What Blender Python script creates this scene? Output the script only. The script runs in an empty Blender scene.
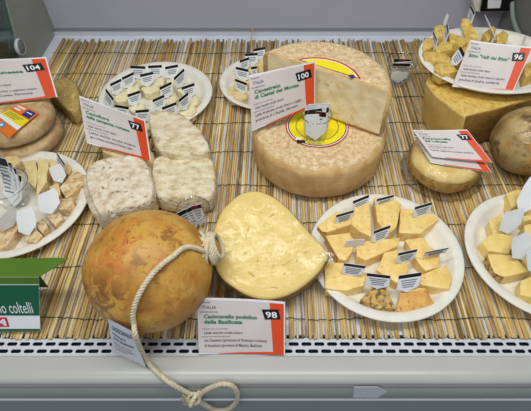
import bpy, bmesh, math, random
from mathutils import Vector, Matrix, noise
random.seed(7)
scene = bpy.context.scene
C = scene.collection

# ---------------------------------------------------------------- camera, world, lights, exposure
FPX, CX, CY, CAMH = 460.0, 278.0, 205.5, 0.6
PITCH = math.atan(545.5 / FPX)
SP, CP = math.sin(PITCH), math.cos(PITCH)
cam = bpy.data.cameras.new('camera'); camo = bpy.data.objects.new('camera', cam); C.objects.link(camo)
camo.location = (0, 0, CAMH); camo.rotation_euler = (math.pi/2 - PITCH, 0, 0)
cam.sensor_width = 36; cam.lens = FPX/531*36; cam.shift_x = (265.5-CX)/531
cam.clip_start = 0.01
scene.camera = camo

world = bpy.data.worlds.new('world'); scene.world = world; world.use_nodes = True
bg = world.node_tree.nodes['Background']
bg.inputs[0].default_value = (0.80, 0.86, 1.0, 1); bg.inputs[1].default_value = 0.30

def area(name, loc, target, sx, sy, power, col):
    l = bpy.data.lights.new(name, 'AREA'); l.shape = 'RECTANGLE'; l.size = sx; l.size_y = sy
    l.energy = power; l.color = col
    o = bpy.data.objects.new(name, l); C.objects.link(o); o.location = loc
    o.rotation_euler = (Vector(target)-Vector(loc)).to_track_quat('-Z', 'Y').to_euler()
    return o
area('canopy_strip_light', (0.02, 0.30, 1.25), (0.02, 0.50, 0), 1.3, 0.16, 11.4, (0.99, 1.0, 0.93))
area('shop_ceiling_light', (-0.5, -0.9, 2.0), (0, 0.4, 0), 1.6, 0.5, 11.0, (0.93, 0.97, 1.0))

scene.view_settings.view_transform = 'Standard'; scene.view_settings.look = 'None'
scene.view_settings.gamma = 1; scene.view_settings.use_curve_mapping = False
scene.view_settings.exposure = 0.0

# ---------------------------------------------------------------- helpers
def P(x, y, z=0.0):
    a = (x-CX)/FPX; b = -(y-CY)/FPX
    d = Vector((a, CP+b*SP, -SP+b*CP)); t = (z-CAMH)/d.z
    return Vector((d.x*t, d.y*t, z))
def PY(x, y, Y):
    a = (x-CX)/FPX; b = -(y-CY)/FPX
    d = Vector((a, CP+b*SP, -SP+b*CP)); t = Y/d.y
    return Vector((d.x*t, Y, CAMH+d.z*t))
def PX(x, y, X):
    a = (x-CX)/FPX; b = -(y-CY)/FPX
    d = Vector((a, CP+b*SP, -SP+b*CP)); t = X/d.x
    return Vector((X, d.y*t, CAMH+d.z*t))

def lin(c):
    return tuple((v/12.92 if v <= .04045 else ((v+.055)/1.055)**2.4) for v in (x/255 for x in c)) + (1,)

def base_mat(name, col, rough=.6, spec=.4, metal=0):
    m = bpy.data.materials.new(name); m.use_nodes = True
    b = m.node_tree.nodes['Principled BSDF']
    b.inputs['Base Color'].default_value = lin(col); b.inputs['Roughness'].default_value = rough
    b.inputs['Specular IOR Level'].default_value = spec; b.inputs['Metallic'].default_value = metal
    return m, m.node_tree, b

def noisy(name, cols, scale=30, detail=6, rough=.6, bump=0, bscale=None, stretch=(1, 1, 1), spots=None, spec=.4, sss=0, dist=0, bdist=.002):
    """cols: [(pos, rgb)...] over a noise; spots: [(scale, threshold, rgb, strength)]"""
    m, nt, b = base_mat(name, (128, 128, 128), rough, spec)
    N = nt.nodes; L = nt.links
    tc = N.new('ShaderNodeTexCoord'); mp = N.new('ShaderNodeMapping'); mp.inputs['Scale'].default_value = stretch
    L.new(tc.outputs['Object'], mp.inputs['Vector'])
    n = N.new('ShaderNodeTexNoise'); n.inputs['Scale'].default_value = scale; n.inputs['Detail'].default_value = detail
    n.inputs['Distortion'].default_value = dist
    L.new(mp.outputs[0], n.inputs['Vector'])
    r = N.new('ShaderNodeValToRGB'); L.new(n.outputs['Fac'], r.inputs[0])
    e = r.color_ramp.elements
    while len(e) < len(cols): e.new(.5)
    for i, (p, c) in enumerate(cols): e[i].position = p; e[i].color = lin(c)
    out = r.outputs[0]
    for k, (sc, th, c, st) in enumerate(spots or []):
        n2 = N.new('ShaderNodeTexNoise'); n2.inputs['Scale'].default_value = sc; n2.inputs['Detail'].default_value = 4
        mo = N.new('ShaderNodeMapping'); mo.inputs['Location'].default_value = (k*3.1+1, k*1.7, k*.9); mo.inputs['Scale'].default_value = stretch
        L.new(tc.outputs['Object'], mo.inputs['Vector']); L.new(mo.outputs[0], n2.inputs['Vector'])
        rr = N.new('ShaderNodeMapRange'); rr.inputs['From Min'].default_value = th; rr.inputs['From Max'].default_value = th+.08
        rr.inputs['To Max'].default_value = st
        L.new(n2.outputs['Fac'], rr.inputs['Value'])
        mx = N.new('ShaderNodeMix'); mx.data_type = 'RGBA'
        L.new(rr.outputs[0], mx.inputs['Factor']); L.new(out, mx.inputs[6]); mx.inputs[7].default_value = lin(c)
        out = mx.outputs[2]
    L.new(out, b.inputs['Base Color'])
    if bump:
        nb = N.new('ShaderNodeTexNoise'); nb.inputs['Scale'].default_value = bscale or scale*2; nb.inputs['Detail'].default_value = 5
        L.new(mp.outputs[0], nb.inputs['Vector'])
        bp = N.new('ShaderNodeBump'); bp.inputs['Strength'].default_value = bump; bp.inputs['Distance'].default_value = bdist
        L.new(nb.outputs['Fac'], bp.inputs['Height']); L.new(bp.outputs[0], b.inputs['Normal'])
    if sss:
        b.inputs['Subsurface Weight'].default_value = sss; b.inputs['Subsurface Radius'].default_value = (1, .6, .3)
        b.inputs['Subsurface Scale'].default_value = .004
    return m

def film(name, tint=(255, 255, 255), base=.03, k=.5, rough=.08, bscale=60, bump=.6, milky=0.0):
    """thin clear plastic: see-through sheet with a glossy, wrinkled reflection"""
    m = bpy.data.materials.new(name); m.use_nodes = True; nt = m.node_tree; N = nt.nodes; L = nt.links
    N.remove(N['Principled BSDF'])
    tr = N.new('ShaderNodeBsdfTransparent'); tr.inputs[0].default_value = lin(tint)
    gl = N.new('ShaderNodeBsdfGlossy'); gl.inputs['Roughness'].default_value = rough
    fr = N.new('ShaderNodeLayerWeight'); fr.inputs['Blend'].default_value = .25
    mt = N.new('ShaderNodeMath'); mt.operation = 'MULTIPLY_ADD'; mt.inputs[1].default_value = k; mt.inputs[2].default_value = base
    tc = N.new('ShaderNodeTexCoord'); n = N.new('ShaderNodeTexNoise'); n.inputs['Scale'].default_value = bscale
    n.inputs['Detail'].default_value = 3; n.inputs['Distortion'].default_value = 1.5
    bp = N.new('ShaderNodeBump'); bp.inputs['Strength'].default_value = bump; bp.inputs['Distance'].default_value = .006
    L.new(tc.outputs['Object'], n.inputs['Vector']); L.new(n.outputs['Fac'], bp.inputs['Height'])
    L.new(bp.outputs[0], gl.inputs['Normal']); L.new(bp.outputs[0], fr.inputs['Normal'])
    L.new(fr.outputs['Fresnel'], mt.inputs[0])
    mx = N.new('ShaderNodeMixShader'); L.new(mt.outputs[0], mx.inputs[0]); L.new(tr.outputs[0], mx.inputs[1]); L.new(gl.outputs[0], mx.inputs[2])
    last = mx
    if milky:
        df = N.new('ShaderNodeBsdfDiffuse'); df.inputs[0].default_value = lin((235, 235, 232))
        m2 = N.new('ShaderNodeMixShader'); m2.inputs[0].default_value = milky
        L.new(mx.outputs[0], m2.inputs[1]); L.new(df.outputs[0], m2.inputs[2]); last = m2
    L.new(last.outputs[0], N['Material Output'].inputs[0])
    return m

M = {}
M['white_metal'] = noisy('white_metal', [(.3, (196, 200, 208)), (.7, (204, 208, 214))], 8, 3, rough=.35)
M['deck'] = noisy('deck', [(.3, (204, 208, 222)), (.7, (218, 222, 232))], 12, 3, rough=.4)
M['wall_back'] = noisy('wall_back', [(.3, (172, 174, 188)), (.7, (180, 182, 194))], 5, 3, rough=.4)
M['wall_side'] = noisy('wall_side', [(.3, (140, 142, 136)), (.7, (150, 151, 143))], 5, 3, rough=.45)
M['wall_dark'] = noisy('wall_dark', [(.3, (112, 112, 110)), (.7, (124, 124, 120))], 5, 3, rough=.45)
M['bumper'] = noisy('bumper', [(.3, (176, 175, 170)), (.7, (184, 183, 178))], 6, 3, rough=.3, spec=.5)
M['panel'] = noisy('panel', [(.3, (132, 140, 136)), (.7, (140, 148, 143))], 6, 3, rough=.4)
M['dark'] = base_mat('dark', (22, 26, 44), .7)[0]
M['steel'] = base_mat('steel', (170, 172, 170), .3, .5, .8)[0]
M['plate'] = noisy('plate', [(.3, (226, 221, 208)), (.7, (236, 232, 222))], 60, 3, rough=.6, bump=.1)
M['paper'] = noisy('paper', [(.3, (232, 234, 240)), (.7, (240, 241, 245))], 20, 2, rough=.55)
M['tagpaper'] = noisy('tagpaper', [(.3, (224, 228, 232)), (.7, (236, 238, 240))], 40, 2, rough=.45)
M['pink_paper'] = noisy('pink_paper', [(.3, (212, 201, 199)), (.7, (220, 210, 207))], 20, 2, rough=.45)
M['orange'] = base_mat('orange', (226, 78, 34), .45)[0]
M['black'] = base_mat('black', (16, 16, 18), .45)[0]
M['grey_ink'] = base_mat('grey_ink', (120, 124, 132), .6)[0]
M['dark_ink'] = base_mat('dark_ink', (70, 74, 92), .6)[0]
M['green_ink'] = base_mat('green_ink', (22, 128, 84), .5)[0]
M['green_dark'] = base_mat('green_dark', (10, 92, 64), .45)[0]
M['green_light'] = noisy('green_light', [(.3, (76, 112, 30)), (.7, (86, 122, 34))], 12, 2, rough=.4)
M['white'] = base_mat('white', (238, 240, 244), .5)[0]
M['red'] = base_mat('red', (206, 38, 44), .45)[0]
M['yellow'] = base_mat('yellow', (244, 222, 24), .4)[0]
M['navy'] = base_mat('navy', (44, 50, 120), .45)[0]
M['blue'] = base_mat('blue', (50, 150, 200), .45)[0]
M['sticker_orange'] = base_mat('sticker_orange', (232, 122, 40), .4)[0]
M['thread'] = base_mat('thread', (48, 66, 44), .8)[0]
M['rope'] = noisy('rope', [(.3, (196, 182, 148)), (.7, (226, 215, 188))], 250, 4, rough=.85, bump=.4)
M['wood'] = base_mat('wood', (196, 164, 110), .6)[0]
M['film'] = film('film', base=.05, k=.55)
M['wrap'] = film('wrap', (252, 252, 252), base=.035, k=.42, bscale=38, bump=.9, rough=.14)
M['milky_film'] = film('milky_film', (248, 248, 248), base=.035, k=.36, bscale=160, bump=1.0, rough=.07, milky=.03)
M['cup'] = film('cup', (252, 253, 253), base=.02, k=.35, bscale=20, bump=.1, rough=.05)
M['glass_edge'] = noisy('glass_edge', [(.3, (150, 172, 165)), (.7, (160, 180, 172))], 20, 2, rough=.2)
M['paste'] = noisy('paste', [(.3, (232, 200, 116)), (.55, (242, 214, 136)), (.8, (248, 226, 160))], 70, 5, rough=.42, bump=.4, sss=.12, spots=[(110, .62, (208, 164, 84), .5)])
M['paste_warm'] = noisy('paste_warm', [(.3, (230, 192, 108)), (.5, (242, 208, 130)), (.75, (250, 226, 160))], 75, 6, rough=.4, bump=.5, sss=.1, spots=[(120, .60, (202, 152, 72), .6), (40, .66, (250, 230, 176), .5)])
M['paste_gold'] = noisy('paste_gold', [(.3, (200, 160, 70)), (.5, (222, 188, 98)), (.75, (238, 210, 132))], 90, 6, rough=.5, bump=.7, sss=.08, spots=[(160, .58, (170, 122, 46), .6)])
M['block_paste'] = noisy('block_paste', [(.3, (200, 168, 90)), (.6, (220, 192, 116))], 30, 6, rough=.5, bump=.4, spots=[(60, .62, (184, 150, 78), .5)])
M['small_top'] = noisy('small_top', [(.3, (226, 192, 116)), (.6, (240, 214, 144))], 50, 6, rough=.5, bump=.6, spots=[(70, .62, (208, 168, 92), .5)])
M['paste_pale'] = noisy('paste_pale', [(.3, (220, 202, 150)), (.5, (236, 222, 178)), (.72, (246, 238, 208))], 90, 6, rough=.6, bump=.7, sss=.1, spots=[(140, .62, (200, 174, 116), .5)])
M['paste_left'] = noisy('paste_left', [(.3, (218, 192, 130)), (.55, (232, 210, 152)), (.8, (242, 228, 182))], 80, 6, rough=.5, bump=.5, sss=.1)
M['block_rind'] = noisy('block_rind', [(.3, (128, 92, 44)), (.6, (168, 128, 66))], 40, 7, rough=.6, bump=.6, spots=[(90, .6, (96, 66, 32), .5)])
M['rind_edge'] = noisy('rind_edge', [(.3, (166, 110, 40)), (.6, (204, 156, 72))], 100, 6, rough=.55, bump=.5)
M['rind_mould'] = noisy('rind_mould', [(.3, (150, 112, 52)), (.5, (196, 156, 84)), (.75, (222, 188, 112))], 120, 8, rough=.65, bump=.8, spots=[(150, .50, (92, 74, 44), .85), (110, .64, (196, 190, 168), .6)])
M['rind_red'] = noisy('rind_red', [(.3, (206, 146, 64)), (.7, (232, 182, 98))], 70, 6, rough=.5, bump=.4, spots=[(75, .6, (184, 74, 34), .8), (160, .6, (150, 110, 60), .5)])
M['rind_pink'] = noisy('rind_pink', [(.3, (190, 146, 90)), (.48, (220, 188, 136)), (.7, (236, 220, 190))], 110, 7, rough=.65, bump=.9, spots=[(140, .56, (160, 112, 66), .6), (80, .62, (240, 234, 224), .7)])
M['wheel_rind'] = noisy('wheel_rind', [(.3, (196, 156, 98)), (.5, (212, 176, 118)), (.72, (228, 196, 142))], 50, 8, rough=.55, bump=.3, bscale=260, spots=[(420, .58, (180, 128, 82), .45), (22, .58, (200, 152, 92), .5)])
M['wheel_top'] = noisy('wheel_top', [(.3, (196, 164, 118)), (.5, (222, 194, 148)), (.72, (240, 220, 182))], 120, 8, rough=.65, bump=.9, bscale=300, bdist=.002, spots=[(380, .55, (170, 118, 84), .6), (30, .6, (214, 180, 130), .6)])
M['wheel_paste'] = noisy('wheel_paste', [(.3, (232, 208, 162)), (.55, (244, 226, 186)), (.8, (250, 236, 204))], 50, 7, rough=.5, bump=.6, bscale=90, sss=.08, spots=[(60, .66, (204, 172, 112), .5), (26, .62, (228, 204, 150), .5)])
M['tomme'] = noisy('tomme', [(.28, (188, 164, 122)), (.48, (224, 208, 174)), (.7, (242, 232, 206))], 60, 8, rough=.75, bump=1.0, bscale=130, bdist=.004, stretch=(1, 1.5, 1.2), spots=[(170, .62, (160, 138, 96), .5), (18, .62, (206, 182, 136), .5)])
M['tomme_spot'] = noisy('tomme_spot', [(.28, (192, 166, 132)), (.48, (224, 208, 182)), (.7, (242, 232, 214))], 80, 8, rough=.75, bump=1.0, bscale=140, bdist=.004, spots=[(110, .60, (122, 114, 88), .85)])
M['tomme_band'] = noisy('tomme_band', [(.3, (206, 178, 112)), (.6, (228, 204, 150))], 80, 6, rough=.7, bump=.8)
M['gourd'] = noisy('gourd', [(.25, (150, 96, 34)), (.45, (192, 140, 58)), (.6, (206, 158, 72)), (.8, (218, 178, 100))], 16, 8, rough=.42, bump=.35, bscale=120, dist=.6, stretch=(1, 1, 1.3), spots=[(20, .57, (190, 108, 44), .5), (46, .60, (128, 82, 38), .55), (150, .60, (112, 72, 34), .5), (40, .66, (168, 50, 34), .6), (11, .60, (110, 68, 32), .6)])
M['cacio_rind'] = noisy('cacio_rind', [(.3, (140, 92, 38)), (.6, (184, 136, 66))], 40, 7, rough=.5, bump=.4, spots=[(50, .6, (96, 60, 28), .6)])
M['cacio_face'] = noisy('cacio_face', [(.3, (224, 196, 114)), (.6, (233, 208, 132))], 26, 5, rough=.6, bump=.08, spec=.25, sss=.1, spots=[(60, .66, (222, 184, 94), .5)])
M['hole'] = base_mat('hole', (206, 166, 88), .6)[0]
M['round_rind'] = noisy('round_rind', [(.25, (110, 86, 48)), (.42, (166, 136, 82)), (.58, (200, 172, 118)), (.8, (216, 194, 146))], 36, 9, rough=.5, bump=.7, bscale=110, spots=[(30, .55, (218, 166, 74), .7), (30, .60, (92, 60, 32), .85), (130, .62, (110, 80, 44), .5)])
M['washed_rind'] = noisy('washed_rind', [(.25, (206, 156, 96)), (.5, (232, 196, 140)), (.75, (244, 220, 176))], 80, 8, rough=.6, bump=.9, spots=[(40, .58, (226, 160, 100), .6), (130, .6, (176, 130, 84), .5)])
M['small_rind'] = noisy('small_rind', [(.3, (182, 136, 66)), (.6, (222, 184, 106))], 80, 7, rough=.6, bump=.7, spots=[(100, .58, (140, 98, 50), .7)])

def center_base(V):
    xs = [v[0] for v in V]; ys = [v[1] for v in V]; zs = [v[2] for v in V]
    return Vector(((min(xs)+max(xs))/2, (min(ys)+max(ys))/2, min(zs)))

def link(name, V, F, mats, parent=None, fmi=None, smooth=False, origin=None):
    """V in world coordinates; the mesh is stored relative to its parent, or to its own base when top-level"""
    V = [Vector(v) for v in V]
    me = bpy.data.meshes.new(name)
    org = parent_world(parent) if parent else (origin if origin is not None else center_base(V))
    me.from_pydata([v-org for v in V], [], F)
    if not isinstance(mats, (list, tuple)): mats = [mats]
    for m in mats: me.materials.append(m)
    if fmi: me.polygons.foreach_set('material_index', fmi)
    if smooth: me.polygons.foreach_set('use_smooth', [True]*len(me.polygons))
    me.update()
    o = bpy.data.objects.new(name, me); C.objects.link(o)
    if parent: o.parent = parent
    else: o.location = org
    return o
def parent_world(p):
    l = Vector(p.location)
    while p.parent: p = p.parent; l += Vector(p.location)
    return l
def tag(o, label, cat, group=None, kind=None):
    o['label'] = label; o['category'] = cat
    if group: o['group'] = group
    if kind: o['kind'] = kind
    return o
def empty(name, loc, label, cat, group=None):
    o = bpy.data.objects.new(name, None); C.objects.link(o); o.location = loc
    return tag(o, label, cat, group)
def struct(o):
    o['kind'] = 'structure'; return o

def box_vf(x0, x1, y0, y1, z0, z1):
    V = [(x, y, z) for x in (x0, x1) for y in (y0, y1) for z in (z0, z1)]
    F = [(0, 1, 3, 2), (4, 6, 7, 5), (0, 4, 5, 1), (2, 3, 7, 6), (0, 2, 6, 4), (1, 5, 7, 3)]
    return V, F

class MB:
    def __init__(s): s.V = []; s.F = []; s.I = []
    def add(s, V, F, mi=0):
        n = len(s.V); s.V += [Vector(v) for v in V]; s.F += [tuple(i+n for i in f) for f in F]; s.I += [mi]*len(F)
    def box(s, *a, mi=0): s.add(*box_vf(*a), mi)
    def build(s, name, mats, parent=None, smooth=False, origin=None):
        return link(name, s.V, s.F, mats, parent, s.I, smooth, origin)

def tube_vf(pts, r, n=8, closed=False, caps=True):
    pts = [Vector(p) for p in pts]; m = len(pts); V = []; F = []
    prev = None
    for i, p in enumerate(pts):
        a = pts[i-1] if (i or closed) else pts[0]; b = pts[(i+1) % m] if (i < m-1 or closed) else pts[-1]
        t = (b-a).normalized()
        if prev is None:
            u = t.orthogonal().normalized()
        else:
            u = (prev - t*prev.dot(t)).normalized()
        prev = u; w = t.cross(u)
        rr = r(i/(m-1)) if callable(r) else r
        for k in range(n):
            an = 2*math.pi*k/n; V.append(p + (u*math.cos(an)+w*math.sin(an))*rr)
    rng = m if closed else m-1
    for i in range(rng):
        j = (i+1) % m
        for k in range(n):
            F.append((i*n+k, i*n+(k+1) % n, j*n+(k+1) % n, j*n+k))
    if caps and not closed:
        F.append(tuple(range(n-1, -1, -1))); F.append(tuple((m-1)*n+k for k in range(n)))
    return V, F
def catmull(pts, per=8):
    pts = [Vector(p) for p in pts]; out = []
    Q = [pts[0]*2-pts[1]] + pts + [pts[-1]*2-pts[-2]]
    for i in range(1, len(Q)-2):
        a, b, c, d = Q[i-1], Q[i], Q[i+1], Q[i+2]
        for k in range(per):
            t = k/per
            out.append(.5*((2*b)+(c-a)*t+(2*a-5*b+4*c-d)*t*t+(-a+3*b-3*c+d)*t**3))
    out.append(pts[-1]); return out
def rope_vf(pts, r, pitch=.012):
    """three-strand twisted rope along a path"""
    path = catmull(pts, 10); mb = MB()
    # resample
    L = [0]
    for i in range(1, len(path)): L.append(L[-1]+(path[i]-path[i-1]).length)
    n = max(12, int(L[-1]/.0016)); res = []; j = 0
    for i in range(n+1):
        d = L[-1]*i/n
        while j < len(L)-2 and L[j+1] < d: j += 1
        t = (d-L[j])/max(1e-9, L[j+1]-L[j]); res.append(path[j].lerp(path[j+1], min(1, t)))
    prev = None; fr = []
    for i in range(n+1):
        t = (res[min(n, i+1)]-res[max(0, i-1)]).normalized()
        u = t.orthogonal().normalized() if prev is None else (prev-t*prev.dot(t)).normalized()
        prev = u; fr.append((u, t.cross(u)))
    for s in range(3):
        pp = []
        for i in range(n+1):
            an = 2*math.pi*(i*L[-1]/n/pitch + s/3); u, w = fr[i]
            pp.append(res[i]+(u*math.cos(an)+w*math.sin(an))*r*.5)
        mb.add(*tube_vf(pp, r*.56, 6))
    return mb

def lathe_vf(prof, n=64, center=(0, 0, 0), sx=1, sy=1, close=False):
    c = Vector(center); V = []; F = []; ring = []
    for (r, z) in prof:
        if r < 1e-6: V.append(c+Vector((0, 0, z))); ring.append([len(V)-1])
        else:
            ring.append(list(range(len(V), len(V)+n)))
            for k in range(n):
                a = 2*math.pi*k/n; V.append(c+Vector((r*sx*math.cos(a), r*sy*math.sin(a), z)))
    seq = list(range(len(ring))) + ([0] if close else [])
    for i, j in zip(seq[:-1], seq[1:]):
        A, B = ring[i], ring[j]
        for k in range(n):
            k2 = (k+1) % n
            if len(A) == 1 and len(B) == 1: break
            if len(A) == 1: F.append((A[0], B[k2], B[k]))
            elif len(B) == 1: F.append((A[k], A[k2], B[0]))
            else: F.append((A[k], A[k2], B[k2], B[k]))
    return V, F

def fix_normals(o):
    bm = bmesh.new(); bm.from_mesh(o.data); bmesh.ops.recalc_face_normals(bm, faces=bm.faces); bm.to_mesh(o.data); bm.free()

def chunk_mesh(top, bot, bevel=.0012, jit=.0006, subdiv=0, seg=2):
    """solid between a top outline and a bottom outline (world); returns V, F, kind (0 top,1 side,2 bottom)"""
    bm = bmesh.new(); n = len(top)
    a = [bm.verts.new(v) for v in top]; b = [bm.verts.new(v) for v in bot]
    lay = bm.faces.layers.int.new('k')
    f = bm.faces.new(a); f[lay] = 0
    f = bm.faces.new(b[::-1]); f[lay] = 2
    for i in range(n):
        f = bm.faces.new((a[i], b[i], b[(i+1) % n], a[(i+1) % n])); f[lay] = 10+i
    bmesh.ops.recalc_face_normals(bm, faces=bm.faces)
    if bevel:
        bmesh.ops.bevel(bm, geom=list(bm.edges)+list(bm.verts), offset=bevel, segments=seg, affect='EDGES', profile=.6, clamp_overlap=True)
    bmesh.ops.triangulate(bm, faces=[f for f in bm.faces if len(f.verts) > 4])
    if subdiv:
        bmesh.ops.subdivide_edges(bm, edges=[e for e in bm.edges if e.calc_length() > .006], cuts=subdiv, use_grid_fill=True)
    for v in bm.verts:
        q = v.co*90
        v.co += noise.noise_vector(q)*jit*1.6
    bm.verts.index_update()
    V = [v.co.copy() for v in bm.verts]; F = [tuple(v.index for v in f.verts) for f in bm.faces]; K = [f[lay] for f in bm.faces]
    bm.free(); return V, F, K

def px_chunk(name, poly, zt, zb, mats, label, cat, group, slope=0.0, rind=(), grow=1.06, bevel=.0012, jit=.0006, subdiv=1, toprind=False, smooth=True):
    """poly in photo pixels gives where the outline stands at height zt; the solid goes down to zb"""
    top = [P(x, y, zt) for x, y in poly]
    c = sum(top, Vector())/len(top)
    if slope: top = [Vector((v.x, v.y, v.z+(v.y-c.y)*slope)) for v in top]
    bot = [Vector((c.x+(v.x-c.x)*grow, c.y+(v.y-c.y)*grow, zb)) for v in top]
    V, F, K = chunk_mesh(top, bot, bevel, jit, subdiv)
    I = [1 if (k-10 in rind or (toprind and k == 0)) else 0 for k in K]
    o = link(name, V, F, mats if isinstance(mats, list) else [mats], None, I if isinstance(mats, list) else None, smooth)
    return tag(o, label, cat, group)

def text_vf(s, bold=.0, extrude=0):
    cu = bpy.data.curves.new('t', 'FONT'); cu.body = s; cu.size = 1; cu.offset = bold; cu.resolution_u = 2
    o = bpy.data.objects.new('t', cu); C.objects.link(o)
    dg = bpy.context.evaluated_depsgraph_get(); dg.update()
    me = bpy.data.meshes.new_from_object(o.evaluated_get(dg))
    V = [v.co.copy() for v in me.vertices]; F = [tuple(p.vertices) for p in me.polygons]
    bpy.data.objects.remove(o); bpy.data.curves.remove(cu); bpy.data.meshes.remove(me)
    return V, F
def fit_text(s, u0, v0, h, w=None, bold=0, aspect=1.5):
    """text as points in card space; h = cap height in card heights, w = width in card widths"""
    V, F = text_vf(s, bold)
    if not V: return [], []
    x0 = min(v.x for v in V); x1 = max(v.x for v in V)
    sy = h/.72; sx = (w/(x1-x0)) if w else sy/aspect
    return [(u0+(v.x-x0)*sx, v0+v.y*sy) for v in V], F

# ---------------------------------------------------------------- the case
XL, XR = -.56, .548
YB = 1.07
# deck under the mat
mb = MB(); mb.box(XL-.2, XR+.25, P(0, 334, -.0082).y, YB+.05, -.06, -.0078)
struct(mb.build('floor', M['deck']))
# back wall, with the low ledge strip in front of it
mb = MB(); mb.box(XL-.02, XR+.02, YB+.012, YB+.05, -.0075, .55)
struct(mb.build('wall_back', M['wall_back']))
zl = PY(278, 30.8, YB).z
mb = MB(); mb.box(XL, XR, YB, YB+.0125, -.0075, zl)
struct(mb.build('baseboard_back', M['white_metal']))
mb = MB(); mb.box(XL, XR, YB-.0015, YB+.0135, zl, zl+.0012)
struct(mb.build('trim_4', M['steel']))
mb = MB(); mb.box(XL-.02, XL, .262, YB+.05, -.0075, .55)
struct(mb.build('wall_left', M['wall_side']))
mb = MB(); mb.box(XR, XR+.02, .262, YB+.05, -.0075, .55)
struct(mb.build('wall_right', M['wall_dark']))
# glass screen leaning on the left wall, with its round clip
a = PX(4, 0, XL+.004); b = PX(20, 62, XL+.004)
d = (b-a).normalized(); a2 = a-d*.25; b2 = b+d*.02
g = empty('glass_screen', b2, 'green-tinted glass screen along the left wall, its edge rising at far left', 'glass screen')
side = Vector((0, -1, 0))
mb = MB(); w = Vector((0, -.35, 0)); t = Vector((.004, 0, 0))
mb.add([a2, b2, b2+w, a2+w, a2+t, b2+t, b2+w+t, a2+w+t], [(0, 1, 2, 3), (7, 6, 5, 4), (0, 4, 5, 1), (1, 5, 6, 2), (2, 6, 7, 3), (3, 7, 4, 0)])
M['glass'] = film('glass', (205, 222, 216), base=.08, k=.5, bscale=3, bump=0)
mb.build('pane', M['glass'], g)
mb = MB(); mb.add(*tube_vf([a2+t*.5, b2+t*.5], .0026, 8)); mb.build('polished_edge', M['glass_edge'], g)
cpt = PX(18, 47, XL+.006)
cl = empty('round_clip', cpt, 'round grey screen clip with pale rim on the left wall', 'clip')
V, F = lathe_vf([(0, .010), (.009, .010), (.0135, .008), (.0155, .004), (.0155, -.006), (0, -.006)], 32)
R = Matrix.Rotation(math.pi/2, 3, 'Y')
fix_normals(link('cap', [cpt+R@Vector(v) for v in V], F, M['wall_dark'], cl, smooth=True))
V, F = lathe_vf([(.0155, .0), (.0175, .002), (.0175, .006), (.0155, .0085), (.0148, .006)], 32, close=True)
link('rim', [cpt+R@Vector(v) for v in V], F, M['white_metal'], cl, smooth=True)
# hose on the right wall
hp = [PX(x, y, XR-.008) for x, y in ((511, -14), (512, 4), (513, 18), (517, 30), (524, 40), (536, 45), (552, 44))]
V, F = tube_vf(catmull(hp, 8), .0052, 10)
tag(link('cable', V, F, M['panel'], smooth=True), 'grey hose curving down the dark right wall', 'hose')

# ---- air grille in front of the mat: real slots over a dark channel
def grille():
    zt = -.0082
    y0, y1 = P(0, 334, zt).y+.0005, P(0, 356, zt).y
    rows = [P(0, 336.8, zt).y, P(0, 344, zt).y, P(0, 351.2, zt).y]
    pitch = .01765; sl = .0142/2; sh = .0054/2
    e = [y0] + [(rows[i]+rows[i+1])/2 for i in range(2)] + [y1]
    V = []; F = []; n = 20
    for r, yc in enumerate(rows):
        off = .5*pitch if r % 2 == 0 else 0
        top, bot = e[r], e[r+1]
        top = min(top, yc+.012)
        k0 = int(-.62/pitch); k1 = int(.62/pitch)
        for k in range(k0, k1):
            xc = k*pitch+off+.004
            xa, xb = xc-pitch/2, xc+pitch/2
            inner = []
            for q in range(n):
                a = 2*math.pi*q/n+math.pi/n; cx = math.cos(a); sy = math.sin(a)
                inner.append((xc+(sl-sh)*(1 if cx > 0 else -1)+sh*cx, yc+sh*sy))
            outer = []
            for q in range(n):
                a = 2*math.pi*q/n+math.pi/n; cx = math.cos(a); sy = math.sin(a); s = 1/max(abs(cx), abs(sy)); ux = cx*s; uy = sy*s
                outer.append((xc+pitch/2*ux, yc+(top-yc)*uy if uy > 0 else yc+(yc-bot)*uy))
            # snap the corners
            for (cxn, cyn) in ((xa, top), (xb, top), (xa, bot), (xb, bot)):
                i = min(range(n), key=lambda i: (outer[i][0]-cxn)**2*.3+(outer[i][1]-cyn)**2)
                outer[i] = (cxn, cyn)
            b = len(V)
            V += [(x, y, zt) for x, y in inner]+[(x, y, zt) for x, y in outer]+[(x, y, zt-.0015) for x, y in inner]
            for q in range(n):
                q2 = (q+1) % n
                F.append((b+q, b+q2, b+n+q2, b+n+q)); F.append((b+2*n+q, b+2*n+q2, b+q2, b+q))
    o = link('grille_plate', V, F, M['white_metal'], gr); fix_normals(o)
gr = empty('air_grille', (0, .25, 0), 'white perforated air grille with dark slots along the front of the mat', 'grille')
grille()
mb = MB(); mb.box(-.64, .64, .238, P(0, 334, -.0082).y-.001, -.032, -.016); mb.build('dark_channel', M['dark'], gr)
# ---- front bumper and panels, extruded profile
def extrude_profile(name, prof, m, smooth=True):
    V = []; F = []
    for (y, z) in prof: V += [(-.75, y, z), (.75, y, z)]
    for i in range(len(prof)-1): F.append((2*i, 2*i+1, 2*i+3, 2*i+2))
    o = link(name, V, F, m, smooth=smooth); fix_normals(o); return struct(o)
ZB = -.006
yb0 = P(0, 355.5, ZB).y; ye = P(0, 381, ZB).y
pr = [(P(0, 334, -.0082).y, -.033), (yb0-.001, -.033), (yb0-.0005, -.0088), (yb0, ZB-.001), (yb0-.001, ZB), (yb0-.003, ZB), (ye+.018, ZB-.0002)]
for i in range(10):
    a = math.pi/2*i/9; pr.append((ye+.0145-.0155*math.sin(a), ZB-.0095+.0093*math.cos(a)))
yf = ye-.0015
zl2 = PY(278, 398, yf).z
pr += [(yf+.0005, ZB-.02), (yf, zl2)]
extrude_profile('trim_1', pr, M['bumper'])
n_tr = len(pr)
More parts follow.
